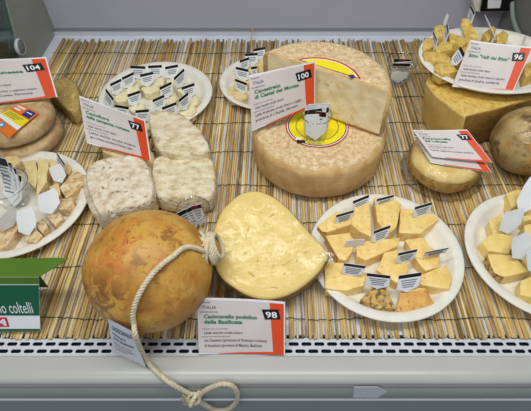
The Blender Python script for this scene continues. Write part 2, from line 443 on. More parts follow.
extrude_profile('trim_2', [(yf+.002, zl2), (yf-.001, zl2), (yf-.002, zl2-.001), (yf-.002, zl2-.006), (yf+.0, zl2-.0075), (yf+.006, zl2-.008)], M['white'])
extrude_profile('trim_3', [(yf+.006, zl2-.0085), (yf+.006, zl2-.014), (yf+.001, zl2-.0145), (yf+.0, zl2-.035), (yf+.002, zl2-.2), (yf+.004, zl2-.4)], M['panel'])
extrude_profile('trim_5', [(yf+.0003, ZB-.022), (yf-.0007, ZB-.0222), (yf-.0008, zl2-.0002)], M['panel'])
# cut arrow of clear tape on the bumper face
pp = [(354, 387), (378, 387), (387, 392), (377, 398), (353, 397.5)]
V = [PY(x, y, yf-.0018) for x, y in pp]
mb = MB(); mb.add(V+[v+Vector((0, .0006, 0)) for v in V], [(0, 1, 2, 3, 4), (9, 8, 7, 6, 5)]+[(i, (i+1) % 5, (i+1) % 5+5, i+5) for i in range(5)])
M['tape'] = noisy('tape', [(.3, (206, 209, 211)), (.7, (218, 221, 223))], 90, 3, rough=.25)
tag(mb.build('arrow_sticker', M['tape']), 'pale grey arrow-shaped sticker on the front panel of the case', 'sticker')

# ---------------------------------------------------------------- reed mat
def reed_material():
    m, nt, b = base_mat('reed', (190, 150, 90), .6, .3); N = nt.nodes; L = nt.links
    geo = N.new('ShaderNodeNewGeometry'); r = N.new('ShaderNodeValToRGB'); L.new(geo.outputs['Random Per Island'], r.inputs[0])
    cols = [(0, (124, 92, 50)), (.12, (200, 160, 88)), (.28, (220, 184, 112)), (.42, (166, 130, 74)), (.55, (234, 208, 148)), (.68, (208, 168, 94)), (.82, (246, 226, 176)), (.93, (136, 106, 64)), (1, (222, 190, 124))]
    e = r.color_ramp.elements
    while len(e) < len(cols): e.new(.5)
    for i, (p, c) in enumerate(cols): e[i].position = p; e[i].color = lin(c)
    tc = N.new('ShaderNodeTexCoord'); mp = N.new('ShaderNodeMapping'); mp.inputs['Scale'].default_value = (300, 22, 60)
    L.new(tc.outputs['Object'], mp.inputs[0])
    n = N.new('ShaderNodeTexNoise'); n.inputs['Scale'].default_value = 1; n.inputs['Detail'].default_value = 5; L.new(mp.outputs[0], n.inputs['Vector'])
    rr = N.new('ShaderNodeMapRange'); rr.inputs[1].default_value = .56; rr.inputs[2].default_value = .72; rr.inputs[4].default_value = .75; L.new(n.outputs['Fac'], rr.inputs[0])
    mx = N.new('ShaderNodeMix'); mx.data_type = 'RGBA'; L.new(rr.outputs[0], mx.inputs[0]); L.new(r.outputs[0], mx.inputs[6]); mx.inputs[7].default_value = lin((104, 72, 40))
    mp2 = N.new('ShaderNodeMapping'); mp2.inputs['Scale'].default_value = (200, 30, 60); mp2.inputs['Location'].default_value = (5, 3, 1); L.new(tc.outputs['Object'], mp2.inputs[0])
    n2 = N.new('ShaderNodeTexNoise'); n2.inputs['Scale'].default_value = 1; n2.inputs['Detail'].default_value = 3; L.new(mp2.outputs[0], n2.inputs['Vector'])
    r2 = N.new('ShaderNodeMapRange'); r2.inputs[1].default_value = .50; r2.inputs[2].default_value = .75; r2.inputs[4].default_value = .6; L.new(n2.outputs['Fac'], r2.inputs[0])
    mx2 = N.new('ShaderNodeMix'); mx2.data_type = 'RGBA'; L.new(r2.outputs[0], mx2.inputs[0]); L.new(mx.outputs[2], mx2.inputs[6]); mx2.inputs[7].default_value = lin((240, 218, 168))
    L.new(mx2.outputs[2], b.inputs['Base Color'])
    return m
M['reed'] = reed_material()
mat_root = empty('reed_mat', (0, .65, -.0075), 'straw-coloured reed mat stitched with green thread, lying across the case floor', 'mat')
mb = MB(); x = -.531; reeds = []
front_y = P(0, 336.8, -.002).y
while x < .545:
    r = random.choice((.0014, .0017, .002, .0022, .0026, .0018))
    if x < -.526: r = .0042
    gap = random.choice((-.0003, 0, 0, .0002, .0006, .0010, .0016)) if random.random() < .85 else .0026
    x += r
    ya = front_y-.0015+random.uniform(-.001, .0025); yb = P(0, 38.5, 0).y+random.uniform(-.012, .006)
    if x < -.52: yb = 1.045
    sk = random.uniform(-.003, .003) if x > -.515 else 0
    pts = []
    ph = random.uniform(0, 6)
    for i in range(7):
        t = i/6; pts.append((x+sk*(t-.5)+.0012*math.sin(ph+t*5), ya+(yb-ya)*t, -.0075+r+random.uniform(0, .0012)))
    mb.add(*tube_vf(pts, r, 7)); reeds.append((x, r)); x += r+gap
mb.build('reeds', M['reed'], mat_root, smooth=True)
for k in range(9):
    Y = .298+.0855*k; pts = []
    X = -.535; ph = random.uniform(0, 6)
    while X < .55:
        pts.append((X, Y+.0022*math.sin(X*40+ph)+random.uniform(-.0007, .0007), -.0022+.0009*math.sin(X*420))); X += .004
    V, F = tube_vf(pts, .00075, 5); link('stitching', V, F, M['thread'], mat_root, smooth=True)

# ---------------------------------------------------------------- plates
def plate(name, c, label, group, sx=1, sy=1, R=.117, z=.001, tilt=None):
    k = R/.117
    prof = [(0, .0), (.086*k, .0), (.094*k, .003), (.100*k, .013), (.104*k, .0155), (.115*k, .017), (.117*k, .0155), (.1155*k, .0145), (.105*k, .0125), (.101*k, .010), (.096*k, -.0005), (.088*k, -.003), (0, -.003)]
    V, F = lathe_vf([(r, h+.003) for r, h in prof], 96, sx=sx, sy=sy)
    if tilt: V = [tilt@Vector(v) for v in V]
    c = Vector((c[0], c[1], z)); V = [c+Vector(v) for v in V]
    o = link(name, V, F, M['plate'], smooth=True, origin=c); fix_normals(o)
    return tag(o, label, 'plate', group)
G_PL = 'white paper plates of cheese samples'
plate('paper_plate', (.1637, .398), 'round white paper plate of yellow wedges, centre front, beside the cut cheese', G_PL)
plate('paper_plate', (-.2532, .794), 'round white paper plate of crumbly white chunks, at the back left', G_PL)
plate('paper_plate', (-.436, .5005), 'round white paper plate at the left edge, holding pink-rinded slices', G_PL, R=.119)
plate('paper_plate', (.406, .398), 'white paper plate cut off by the right edge of the picture', G_PL, R=.119)
plate('paper_plate', (-.026, .838), 'small white paper plate behind the stacked big cheese wheels', G_PL, R=.099)

# ---------------------------------------------------------------- tags
def price_tag(L, Rr, T, z, h, label, group, cat='price tag', blank=False, print_rows=4):
    """a small pointed card stuck in cheese: L,Rr ends of its black band and T its point, in photo pixels; z height of the point"""
    tip = P(T[0], T[1], z); l = P(L[0], L[1], z+h); r = P(Rr[0], Rr[1], z+h)
    mid = (l+r)/2; U = (r-l); W = tip-mid
    nrm = U.cross(W).normalized()
    if nrm.dot(Vector((0, 0, CAMH))-mid) < 0: nrm = -nrm
    def m(u, v, o=0): return mid+U*u+W*v+nrm*o
    mb = MB(); th = .0008
    out = [(-.5, 0), (.5, 0), (.5, .72), (0, 1.0), (-.5, .72)]
    if blank: out = [(-.42, 0), (.42, 0), (.5, .25), (.5, .7), (0, 1.0), (-.5, .7), (-.5, .25)]
    n = len(out)
    V = [m(u, v) for u, v in out]+[m(u, v, -th) for u, v in out]
    mb.add(V, [tuple(range(n)), tuple(range(2*n-1, n-1, -1))]+[(i, (i+1) % n, (i+1) % n+n, i+n) for i in range(n)])
    if not blank:
        q = lambda u0, u1, v0, v1, o: [m(u0, v0, o), m(u1, v0, o), m(u1, v1, o), m(u0, v1, o)]
        mb.add(q(-.5, .5, .0, .19, .0003), [(0, 1, 2, 3)], 1)
        for i in range(print_rows):
            v = .30+.12*i; s = .40-.03*i-random.uniform(0, .08)
            mb.add(q(-s, s, v, v+.055, .0003), [(0, 1, 2, 3)], 2)
    o = mb.build('price_tag', [M['tagpaper'], M['black'], M['grey_ink']], origin=tip)
    return tag(o, label, cat, group)

# ---------------------------------------------------------------- centre plate: twelve wedges and their tags
G = 'yellow cheese wedges on the centre plate'
PW = [M['paste_warm'], M['rind_edge']]
CW = [
 ([(317, 226), (336.5, 212), (353, 214), (351, 224), (327, 232), (322, 231)], (4, 5), 0, 'yellow cheese wedge at the upper left rim of the centre plate', .03),
 ([(350, 223), (355, 209), (368, 198), (371, 216), (371.5, 236), (360, 231)], (), 0, 'tall pointed yellow wedge left of the top of the centre plate', .034),
 ([(325, 236), (350, 233), (354, 241), (352, 252), (346, 260), (338, 258)], (5,), 0, 'yellow wedge at the left of the centre plate, beside the wrapped tip', .026),
 ([(374, 198), (393, 198), (401, 204), (397, 226), (388, 234), (378, 221)], (), 0, 'yellow wedge at the top of the centre plate', .034),
 ([(400.5, 209), (417, 211), (428, 211), (439, 219), (420, 233), (399.5, 232)], (2,), 0, 'broad yellow wedge at the upper right of the centre plate', .028),
 ([(356, 247), (367, 241), (400, 238), (398.5, 246), (366, 260), (357, 256)], (0,), 0, 'long narrow yellow wedge in the middle of the centre plate', .026),
 ([(405, 240), (424, 238), (430, 247), (440, 251), (439, 267), (426, 270), (415, 258)], (3,), 0, 'yellow wedge right of the middle of the centre plate', .026),
 ([(384, 253), (397, 250), (408.5, 262), (407, 276), (397, 282), (377, 270)], (), 0, 'yellow wedge just below the middle of the centre plate', .026),
 ([(324, 263), (342, 263), (367, 273), (364, 285), (347, 290), (325, 288)], (5,), 0, 'yellow wedge at the lower left rim of the centre plate', .026),
 ([(375, 287), (386, 290), (397, 307), (377, 307), (360, 299)], (), 1, 'wedge with brown mouldy rind at the bottom of the centre plate', .02),
 ([(400, 294), (426, 291), (436, 305.5), (420, 310), (397, 310)], (), 2, 'wedge with red-flecked rind at the bottom right of the centre plate', .02),
 ([(421, 275), (446, 265), (452, 277), (449, 289), (429, 286), (420, 284)], (2,), 0, 'yellow wedge at the lower right rim of the centre plate', .026)]
for poly, rind, kind, lab, zt in CW:
    mats = PW if kind == 0 else ([M['paste_warm'], M['rind_mould']] if kind == 1 else [M['paste_warm'], M['rind_red']])
    px_chunk('cheese_wedge', poly, zt, .0042, mats, lab, 'cheese wedge', G, slope=.25 if kind else .06, rind=rind if kind == 0 else (2, 3), toprind=kind > 0, grow=1.0)
# small chunks hidden between them
px_chunk('cheese_wedge', [(410, 276), (418, 278), (418, 287), (428, 289), (408, 292), (402, 290)], .024, .0042, PW, 'yellow wedge behind the red-flecked one on the centre plate', 'cheese wedge', G, grow=1)
px_chunk('cheese_wedge', [(371, 277), (386, 277), (388, 286), (376, 286)], .022, .0042, PW, 'small yellow piece behind the mouldy wedge on the centre plate', 'cheese wedge', G, grow=1)
GT = 'black-topped price tags in the centre plate wedges'
for L_, R_, T_, lab in [
 ((336.5, 215), (354, 210), (343, 224.5), 'in the wedge at the upper left of the centre plate'),
 ((353, 201), (369, 194.6), (360.5, 212), 'in the tall pointed wedge near the top of the centre plate'),
 ((377, 199), (394, 194.6), (383, 208.5), 'in the topmost wedge of the centre plate'),
 ((415, 207), (432, 202), (421, 218), 'in the broad wedge at the upper right of the centre plate'),
 ((374, 231), (390.5, 225), (379.5, 243), 'in the long narrow wedge mid centre plate'),
 ((398.5, 253), (417.5, 249), (404, 264), 'right of the middle of the centre plate'),
 ((426, 252), (449, 247.5), (433, 256.5), 'seen nearly edge-on at the right of the centre plate'),
 ((344.5, 263), (366, 266), (350, 277), 'in the wedge at the lower left of the centre plate'),
 ((367, 273), (390.5, 275.6), (377, 289), 'above the mouldy wedge at the bottom of the centre plate'),
 ((399, 275.6), (421.5, 272.3), (407, 292.4), 'above the red-flecked wedge at the bottom of the centre plate')]:
    price_tag(L_, R_, T_, .0245, .024, 'black-banded price tag '+lab, GT)
price_tag((346, 241), (366, 239), (354, 248), .023, .02, 'blank white tag lying edge-on beside the long narrow wedge, centre plate', GT, blank=True)

# ---------------------------------------------------------------- back left plate
GT = 'black-topped price tags on the back left plate'; G = 'crumbly white chunks on the back left plate'
BL = [((130.5, 65.6), (145.3, 66.3), 'at the top left'), ((148, 65.6), (161.8, 64.9), 'at the very top'), ((165, 66.8), (177.8, 64.4), 'at the top right'),
 ((173.6, 77.8), (183.7, 68.4), 'steeply tilted, at the upper right'), ((181.3, 87.3), (194.3, 82.8), 'at the far right'), ((178.3, 99.7), (187.7, 92.2), 'at the lower right, tilted'),
 ((140, 74.5), (153, 71.5), 'just below the top middle'), ((159.4, 87.3), (171.2, 81.6), 'right of the middle'), ((121.8, 77.4), (133.5, 72), 'at the upper left rim'),
 ((110, 83.7), (121, 78.5), 'at the left rim'), ((127.2, 94.5), (140, 90.3), 'left of the middle'), ((106, 88.4), (114, 98.5), 'leaning down at the far left'),
 ((152.4, 99.7), (164.1, 94.5), 'just below the middle'), ((161.8, 107.3), (176, 102), 'at the bottom right'), ((114.7, 104.4), (128.8, 106.8), 'behind the green-titled sign'),
 ((135.2, 110.3), (148.8, 109.1), 'at the bottom, behind the sign corner')]
for L_, R_, lab in BL:
    mx, my = (L_[0]+R_[0])/2, (L_[1]+R_[1])/2
    ux, uy = R_[0]-L_[0], R_[1]-L_[1]; s = 13.5/math.hypot(ux, uy)
    T_ = (mx-uy*s*.35+.5, my+14)
    price_tag(L_, R_, T_, .0245, .026, 'black-banded tag on the back left plate, '+lab, GT, print_rows=3)
    r = random.uniform(8.0, 9.6); poly = []
    n = 7; a0 = random.uniform(0, 6)
    for k in range(n):
        a = a0-2*math.pi*k/n; q = r*random.uniform(.8, 1.12); poly.append((T_[0]+1.5+q*math.cos(a), T_[1]+.8+q*.62*math.sin(a)))
    px_chunk('cheese_chunk', poly, .025+random.uniform(-.002, .002), .0042, M['paste_pale'], 'white cheese chunk under the tag '+lab+', back left plate', 'cheese chunk', G, grow=.95, jit=.0016, subdiv=2)
for cx, cy, lab in [(194, 99, 'bare white chunk at the right rim of the back left plate'), (190, 108, 'bare white chunk at the lower right rim of the back left plate'), (112, 102, 'bare white chunk at the lower left rim of the back left plate')]:
    px_chunk('cheese_chunk', [(cx+6*math.cos(-a), cy+4.2*math.sin(-a)) for a in (0, 1, 2.1, 3.1, 4.2, 5.2)], .021, .0042, M['paste_pale'], lab, 'cheese chunk', G, grow=.95, jit=.0016, subdiv=2)
# ---------------------------------------------------------------- small plate behind the wheels
GT = 'black-topped price tags on the small back plate'; G = 'pale chunks on the small back plate'
for L_, R_, lab in [((253.3, 48.9), (265, 46.7), 'topmost'), ((244.8, 53.6), (257.6, 52.7), 'second from the top'), ((239.7, 60.3), (249, 57), 'third from the top, at the left'),
                    ((235.8, 66.6), (248.6, 69.5), 'large one above the lowest'), ((235, 78.5), (246.9, 83), 'lowest, touching the sign'), ((251, 67), (257, 66), 'half hidden by the cut wheel')]:
    mx, my = (L_[0]+R_[0])/2, (L_[1]+R_[1])/2
    price_tag(L_, R_, (mx+.4, my+13.5), .022, .026, 'black-banded tag on the small back plate, '+lab, GT, print_rows=3)
    poly = []; a0 = random.uniform(0, 6)
    for k in range(7):
        a = a0-2*math.pi*k/7; q = random.uniform(6.2, 8.2); poly.append((mx-.5+q*math.cos(a), my+14+q*.6*math.sin(a)))
    px_chunk('cheese_chunk', poly, .024, .0042, M['paste_left'], 'pale cheese chunk under the tag '+lab+', small back plate', 'cheese chunk', G, grow=.95, jit=.0016, subdiv=2)
px_chunk('cheese_chunk', [(226, 93), (229, 88), (235, 86), (240, 92), (238, 99), (230, 99)], .02, .0042, M['paste_left'], 'bare pale chunk at the left rim of the small back plate', 'cheese chunk', G, grow=.95, jit=.0016, subdiv=2)

# ---------------------------------------------------------------- left plate
G = 'soft cheese slices on the left plate'
LP = [M['paste_left'], M['rind_pink']]
for poly, full, lab, zt in [
 ([(4, 158), (14, 154), (20, 160), (12, 168)], False, 'pale slice at the back rim behind the cup of the left plate', .026),
 ([(50, 187), (58, 183), (60, 194), (53, 198)], False, 'pale slice behind the middle blank tag of the left plate', .024),
 ([(24, 163), (35, 161), (37, 174), (35, 186), (28, 180)], False, 'pale slice nearest the top of the left plate, beside the cup', .03),
 ([(39, 158), (48, 163.5), (46, 180), (37, 195), (37.5, 174)], False, 'long pale upright slice right of the cup on the left plate', .032),
 ([(50, 160), (58, 163), (64, 176), (56, 177), (51, 170)], False, 'pale slice leaning under the blank tag, upper right of left plate', .026),
 ([(61, 187), (74.5, 171), (84, 177), (82, 184.5), (67, 196)], True, 'wrinkled pink-rinded slice at the right rim of the left plate', .026),
 ([(64, 163.5), (71.6, 166.5), (69, 174), (65, 173)], False, 'small pale slice at the upper right rim of the left plate', .02),
 ([(57, 201), (71.6, 197), (73, 204), (69, 209), (58, 208)], True, 'small brownish slice at the lower right of the left plate', .024),
 ([(47, 216.6), (59, 213), (62.7, 218), (55.5, 226)], True, 'rough pinkish lump below the white tags on the left plate', .026),
 ([(35, 224), (44, 219), (47, 228), (42.4, 233)], True, 'narrow pinkish lump left of the rough one, left plate', .024),
 ([(20, 229), (32, 226), (41, 235), (36, 242), (27, 241)], True, 'broad pink-rinded lump at the bottom of the left plate', .024),
 ([(-8, 234), (14, 221), (17, 228), (4, 247), (-8, 249)], True, 'long pink-rinded slice at the lower left edge of the picture', .024)]:
    cx_ = sum(p[0] for p in poly)/len(poly); cy_ = sum(p[1] for p in poly)/len(poly)
    poly = [(cx_+(x-cx_)*1.13, cy_+(y-cy_)*1.13) for x, y in poly]
    px_chunk('cheese_slice', poly, zt, .0042, LP, lab, 'cheese slice', G, rind=(0, 1, 2, 3, 4), toprind=full, grow=.98, jit=.0012, subdiv=2)
GT = 'blank white tags on the left plate'
for L_, R_, T_, z, h, lab in [((15, 213), (33, 206), (29, 236), .026, .03, 'large blank white pointed tag facing forward at the bottom of the left plate'),
                             ((36, 196), (56, 187), (52, 214), .026, .028, 'blank white pointed tag at the middle right of the left plate'),
                             ((48, 168), (61, 163), (62, 183), .026, .028, 'blank white tag slanting among slices, upper right of the left plate'),
                             ((-4, 222), (12, 206), (14, 226), .026, .028, 'blank white tag at the left edge of the picture, left plate')]:
    price_tag(L_, R_, T_, z, h, lab, GT, blank=True)
price_tag((57, 152.5), (65, 164), (60, 170), .024, .022, 'narrow printed tag with black edge at the top right of the left plate', GT)

# ---------------------------------------------------------------- right plate
G = 'pale yellow chunks on the right plate'
RP = [M['paste'], M['rind_mould']]
for poly, rind, lab, zt in [
 ([(506, 194), (514, 190), (523, 191), (523, 200.5), (511, 206)], (), 'pale yellow chunk at the top of the right plate', .032),
 ([(489, 221), (500, 215), (503, 230), (492, 233)], (0,), 'pale yellow chunk at the upper left rim of the right plate', .026),
 ([(482, 241.7), (498.5, 230), (509.5, 238.5), (506, 252), (489, 250)], (), 'pale yellow chunk at the left rim of the right plate', .026),
 ([(488, 255), (511, 256), (524, 271), (503, 276), (494, 272)], (4, 3), 'pale chunk with a speckled rind edge at the lower left of the right plate', .026),
 ([(520.6, 281), (536, 274), (541, 298), (520, 294)], (), 'pale yellow chunk at the bottom of the right plate', .026),
 ([(524, 226), (540, 222), (542, 245), (527, 243)], (), 'pale yellow chunk behind the blank tags of the right plate', .028),
 ([(520, 205), (536, 200), (540, 216), (524, 220)], (), 'pale yellow chunk just below the top one on the right plate', .028),
 ([(514, 246), (530, 250), (536, 266), (528, 268)], (), 'pale yellow chunk under the lower blank tag of the right plate', .028)]:
    cx_ = sum(p[0] for p in poly)/len(poly); cy_ = sum(p[1] for p in poly)/len(poly)
    poly = [(cx_+(x-cx_)*1.16+1.5, cy_+(y-cy_)*1.12) for x, y in poly]
    px_chunk('cheese_chunk', poly, zt, .0042, RP, lab, 'cheese chunk', G, rind=rind, grow=1.0, jit=.001)
GT = 'blank white tags on the right plate'
for L_, R_, T_, z, h, lab in [((504, 213), (526, 207), (508, 234), .028, .030, 'blank white pointed tag nearest the top left of the right plate'),
                             ((511, 240), (530, 230), (523, 260), .028, .030, 'blank white pointed tag at the middle of the right plate'),
                             ((529, 176), (545, 184), (519, 215), .032, .05, 'large blank white tag slanting off the right edge of the picture'),
                             ((526, 252), (540, 244), (536, 274), .028, .028, 'blank white tag cut off by the right edge, lower right plate')]:
    price_tag(L_, R_, T_, z, h, lab, GT, blank=True)

# ---------------------------------------------------------------- cheese wheels
def wheel_prof(R, z0, z1, e=.014, n=6):
    pr = [(0, z0)]
    for i in range(n+1):
        a = -math.pi/2+math.pi/2*i/n; pr.append((R-e+e*math.cos(a), z0+e+e*math.sin(a)))
    for i in range(n+1):
        a = math.pi/2*i/n; pr.append((R-e+e*math.cos(a), z1-e+e*math.sin(a)))
    for r in (.9, .8, .66, .5, .33, .16): pr.append(((R-e)*r, z1))
    pr.append((0, z1)); return pr
def bulge(V, c, R, z0, z1, amp, jit=.0016, fs=26):
    out = []
    for v in V:
        v = Vector(v); d = Vector((v.x-c[0], v.y-c[1], 0)); t = (v.z-z0)/(z1-z0)
        k = 1+amp*math.sin(math.pi*t) if d.length > R*.6 else 1
        v = Vector((c[0]+d.x*k, c[1]+d.y*k, v.z)); nv = noise.noise_vector(v*fs)*jit
        if v.z < z0+.002: nv.z = abs(nv.z)
        out.append(v+nv)
    return out
def lower_wheel():
    c = (.072, .632); R = .117; z0, z1 = .001, .077
    root = empty('whole_cheese', (c[0], c[1], z0), 'whole big tan cheese wheel with basket-textured rind, under the cut half wheel', 'cheese wheel', 'big pecorino wheels')
    pr = wheel_prof(R, z0, z1, .016)
    V, F = lathe_vf(pr, 96, (c[0], c[1], 0)); V = bulge(V, c, R, z0, z1, .03)
    I = [1 if (sum((V[i].z for i in f))/len(f) > z1-.004) else 0 for f in F]
    o = link('rind', V, F, [M['wheel_rind'], M['wheel_top']], root, I, True); fix_normals(o)
    # round printed label on its top
    mb = MB()
    for r0, r1, mi in ((0, .036, 0), (.036, .0375, 2), (.0375, .049, 0), (.049, .0510, 1), (.0510, .0525, 4), (.0525, .0545, 3)):
        V, F = lathe_vf([(r1, z1+.0018), (max(r0, 1e-4), z1+.0018)], 64, (c[0]-.004, c[1]-.012, 0)); mb.add(V, F, mi)
    mb.build('round_label', [M['yellow'], M['navy'], M['green_ink'], M['red'], M['white']], root)
    mb = MB()
    for (a, rr, s, mi) in ((-2.2, .05, .007, 1), (-2.35, .046, .005, 0)):
        p = Vector((c[0]-.004+rr*math.cos(a), c[1]-.012+rr*math.sin(a), z1+.0022)); mb.box(p.x-s, p.x+s, p.y-s*.5, p.y+s*.5, p.z-.0002, p.z+.0001, mi=mi)
    mb.build('printed_mark', [M['white'], M['black']], root)
lower_wheel()
def upper_wheel():
    z0, z1 = .0795, .173; R = .119
    A = P(263, 51, z1-.002); B = P(393, 92, z1-.002); d = (B-A); d.z = 0; d.normalize(); n = Vector((-d.y, d.x, 0))
    if n.y < 0: n = -n
    c = (A+B)/2-n*.028; c.z = 0
    root = empty('half_cheese', (.11, .72, z0), 'half of a big tan cheese wheel, its pale cut face turned to the front', 'cheese wheel', 'big pecorino wheels')
    pr = wheel_prof(R, z0, z1, .014)
    V, F = lathe_vf(pr, 120, c); V = bulge(V, c, R, z0, z1, .02)
    bm = bmesh.new(); vs = [bm.verts.new(v) for v in V]
    for f in F: bm.faces.new([vs[i] for i in f])
    bmesh.ops.recalc_face_normals(bm, faces=bm.faces)
    for f in bm.faces: f.material_index = 1 if f.calc_center_median().z > z1-.004 else 0
    r = bmesh.ops.bisect_plane(bm, geom=bm.verts[:]+bm.edges[:]+bm.faces[:], plane_co=(A.x, A.y, .1), plane_no=-n, clear_outer=True)
    bmesh.ops.holes_fill(bm, edges=[e for e in bm.edges if e.is_boundary], sides=0)
    for f in bm.faces:
        if abs(f.normal.dot(n)) > .98 and len(f.verts) > 8: f.material_index = 0; f.smooth = False
    bm.verts.index_update()
    V = [v.co.copy() for v in bm.verts]; F = [tuple(v.index for v in f.verts) for f in bm.faces]; I = [f.material_index for f in bm.faces]
    sm = [i != 2 for i in I]
    bm.free()
    o = link('rind', V, F, [M['wheel_rind'], M['wheel_top'], M['wheel_paste']], root, I); o.data.polygons.foreach_set('use_smooth', sm)
    # cut face as its own rough skin with cracks
    def cp(s, z): return A+d*s+Vector((0, 0, z-A.z))-n*.0012
    nx, nz = 48, 14; V = []; F = []
    L0, L1 = .010, (B-A).length-.007
    for j in range(nz+1):
        for i in range(nx+1):
            s = L0+(L1-L0)*i/nx; z = z0+.005+(z1-z0-.0085)*j/nz
            e = min(i, nx-i)/nx
            p = cp(s, z); p -= n*(.0015*noise.fractal(p*70, 1, 2, 3)*(1 if 0 < i < nx and 0 < j < nz else 0))
            V.append(p)
    for j in range(nz):
        for i in range(nx): a = j*(nx+1)+i; F.append((a, a+1, a+nx+2, a+nx+1))
    o = link('cut_face', V, F, M['wheel_paste'], root, smooth=True); fix_normals(o)
    mb = MB()
    for (px, py, ln, an) in ((338, 86, .012, -.3), (333, 112, .018, .1), (345, 122, .016, -.2), (356, 125, .012, .25), (327, 84, .008, .3), (352, 117, .010, -.5), (318, 78, .008, -.1)):
        # point on the face plane along this view
        q0 = P(px, py, .1); cam0 = Vector((0, 0, CAMH)); dr = q0-cam0; t = ((A-n*.003)-cam0).dot(n)/dr.dot(n); q = cam0+dr*t
        u = d*math.cos(an)+Vector((0, 0, 1))*math.sin(an)
        mb.add(*tube_vf([q-u*ln/2, q-u*ln*.2+Vector((0, 0, .0012)), q+u*ln*.2-Vector((0, 0, .0006)), q+u*ln/2], lambda t: .0002+.0007*math.sin(math.pi*t), 5))
    mb.build('crack', M['hole'], root)
    # label segment on top
    cc = c-n*.014+d*.006; zz = z1+.0022
    segs = 60
    def seg(r0, r1, mi, mbx):
        V = []; F = []
        for k in range(segs+1):
            a = 2*math.pi*k/segs
            for r in (r0, r1):
                p = cc+Vector((math.cos(a), math.sin(a), 0))*r; V.append(Vector((p.x, p.y, zz)))
        for k in range(segs): F.append((2*k, 2*k+1, 2*k+3, 2*k+2))
        mbx.add(V, F, mi)
    mb = MB(); seg(.0001, .028, 0, mb); seg(.028, .030, 2, mb); seg(.030, .066, 0, mb); seg(.066, .0675, 4, mb); seg(.0675, .071, 3, mb)
    bm = bmesh.new(); vs = [bm.verts.new(v) for v in mb.V]
    for f, i in zip(mb.F, mb.I): bm.faces.new([vs[k] for k in f]).material_index = i
    bmesh.ops.bisect_plane(bm, geom=bm.verts[:]+bm.edges[:]+bm.faces[:], plane_co=(A+n*.002).to_tuple(), plane_no=-n, clear_outer=True)
    bm.verts.index_update()
    V = [v.co.copy() for v in bm.verts]; F = [tuple(v.index for v in f.verts) for f in bm.faces]; I = [f.material_index for f in bm.faces]; bm.free()
    link('round_label', V, F, [M['yellow'], M['navy'], M['green_ink'], M['red'], M['white']], root, I)
    p = P(352, 76, z1+.0026); mb = MB()
    mb.add([p+d*.006, p+n*.005, p-d*.006, p-n*.005], [(0, 1, 2, 3)]); mb.build('printed_mark', [M['navy']], root)
upper_wheel()

# ---------------------------------------------------------------- printed cards
def card(name, corners, lines, number, label, group='printed cheese signs with orange border', bow=.003, numw=.13):
    TL, TR, BR, BLc = [P(x, y, z) for x, y, z in corners]
    nrm = (TR-TL).cross(BLc-TL).normalized()
    if nrm.dot(Vector((0, 0, CAMH))-TL) < 0: nrm = -nrm
    def m(u, v, o=0):
        p = (BLc.lerp(BR, u)).lerp(TL.lerp(TR, u), v)
        return p+nrm*(o-bow*4*u*(1-u))
    root = empty(name, (BLc+BR)/2, label, 'sign', group)
    def quad(q, o, mb, mi=0, nx=14, ny=8):
        V = []; F = []
        for i in range(nx+1):
            t = i/nx
            for k in range(ny+1):
                a = Vector(q[0]).lerp(Vector(q[1]), t); b = Vector(q[3]).lerp(Vector(q[2]), t); p = a.lerp(b, k/ny)
                V.append(m(p.x, p.y, o))
        for i in range(nx):
            for k in range(ny): a = i*(ny+1)+k; F.append((a, a+ny+1, a+ny+2, a+1))
        mb.add(V, F, mi)
    mb = MB(); quad([(0, 0), (1, 0), (1, 1), (0, 1)], 0, mb); quad([(1, 0), (0, 0), (0, 1), (1, 1)], -.0009, mb)
    for e in (((0, 0), (1, 0)), ((1, 0), (1, 1)), ((1, 1), (0, 1)), ((0, 1), (0, 0))):
        V = []; F = []
        for i in range(15):
            p = Vector(e[0]).lerp(Vector(e[1]), i/14); V += [m(p.x, p.y, 0), m(p.x, p.y, -.0009)]
        for i in range(14): F.append((2*i, 2*i+1, 2*i+3, 2*i+2))
        mb.add(V, F, 0)
    mb.build('card', [M['paper']], root)
    mb = MB(); quad([(.0, .03), (.87, .03), (.83, .97), (.0, .97)], .0006, mb); mb.build('text_panel', [M['pink_paper']], root)
    mb = MB(); quad([(.865, .0), (.985, .0), (.985, .965), (.825, .965)], .0009, mb)
    quad([(.22, .0), (.98, .0), (.98, .06), (.22, .012)], .0010, mb); mb.build('border', [M['orange']], root)
    bxl = -.035 if numw > .14 else 0
    mb = MB(); quad([(.77+bxl, .66), (.95, .68), (.925, .86), (.735+bxl, .84)], .0014, mb, 0, 6, 4); nb = mb.build('number_box', [M['black']], root)
    def place(V, F, o, mi, mbx): mbx.add([m(u, v, o) for u, v in V], F, mi)
    mb = MB(); V, F = fit_text(number, .785 if numw < .14 else .750, .70, .11, numw, .02)
    V = [(u-.02*(v-.7)/.1*.5, v+(u-.78)*.06) for u, v in V]; place(V, F, .0020, 0, mb); mb.build('number', [M['white']], root)
    mb = MB()
    for (s, u, v, h, w, mi, bold) in lines:
        V, F = fit_text(s, u, v, h, w, bold); place(V, F, .0013, mi, mb)
    mb.build('printed_text', [M['green_ink'], M['dark_ink'], M['grey_ink']], root)
    return root
def std(title1, title2, w1, w2, body1, body2):
    L = [('REGIONE', .03, .92, .022, .12, 1, .004), ('ITALIA', .06, .82, .055, .155, 1, .0), ('DENOMINAZIONE', .03, .755, .022, .2, 1, .004)]
    L.append((title1, .07, .655, .068, w1, 0, .03))
    if title2: L.append((title2, .07, .56, .068, w2, 0, .03))
    L += [('TIPO DI LATTE', .04, .455, .02, .3, 1, .004), ('Latte vaccino crudo intero', .07, .375, .05, .44, 1, .005), ('ZONA DI PRODUZIONE', .04, .315, .02, .32, 1, .004),
          (body1, .07, .235, .055, .72, 1, .005)]
    if body2: L.append((body2, .07, .14, .055, .66, 1, .005))
    return L
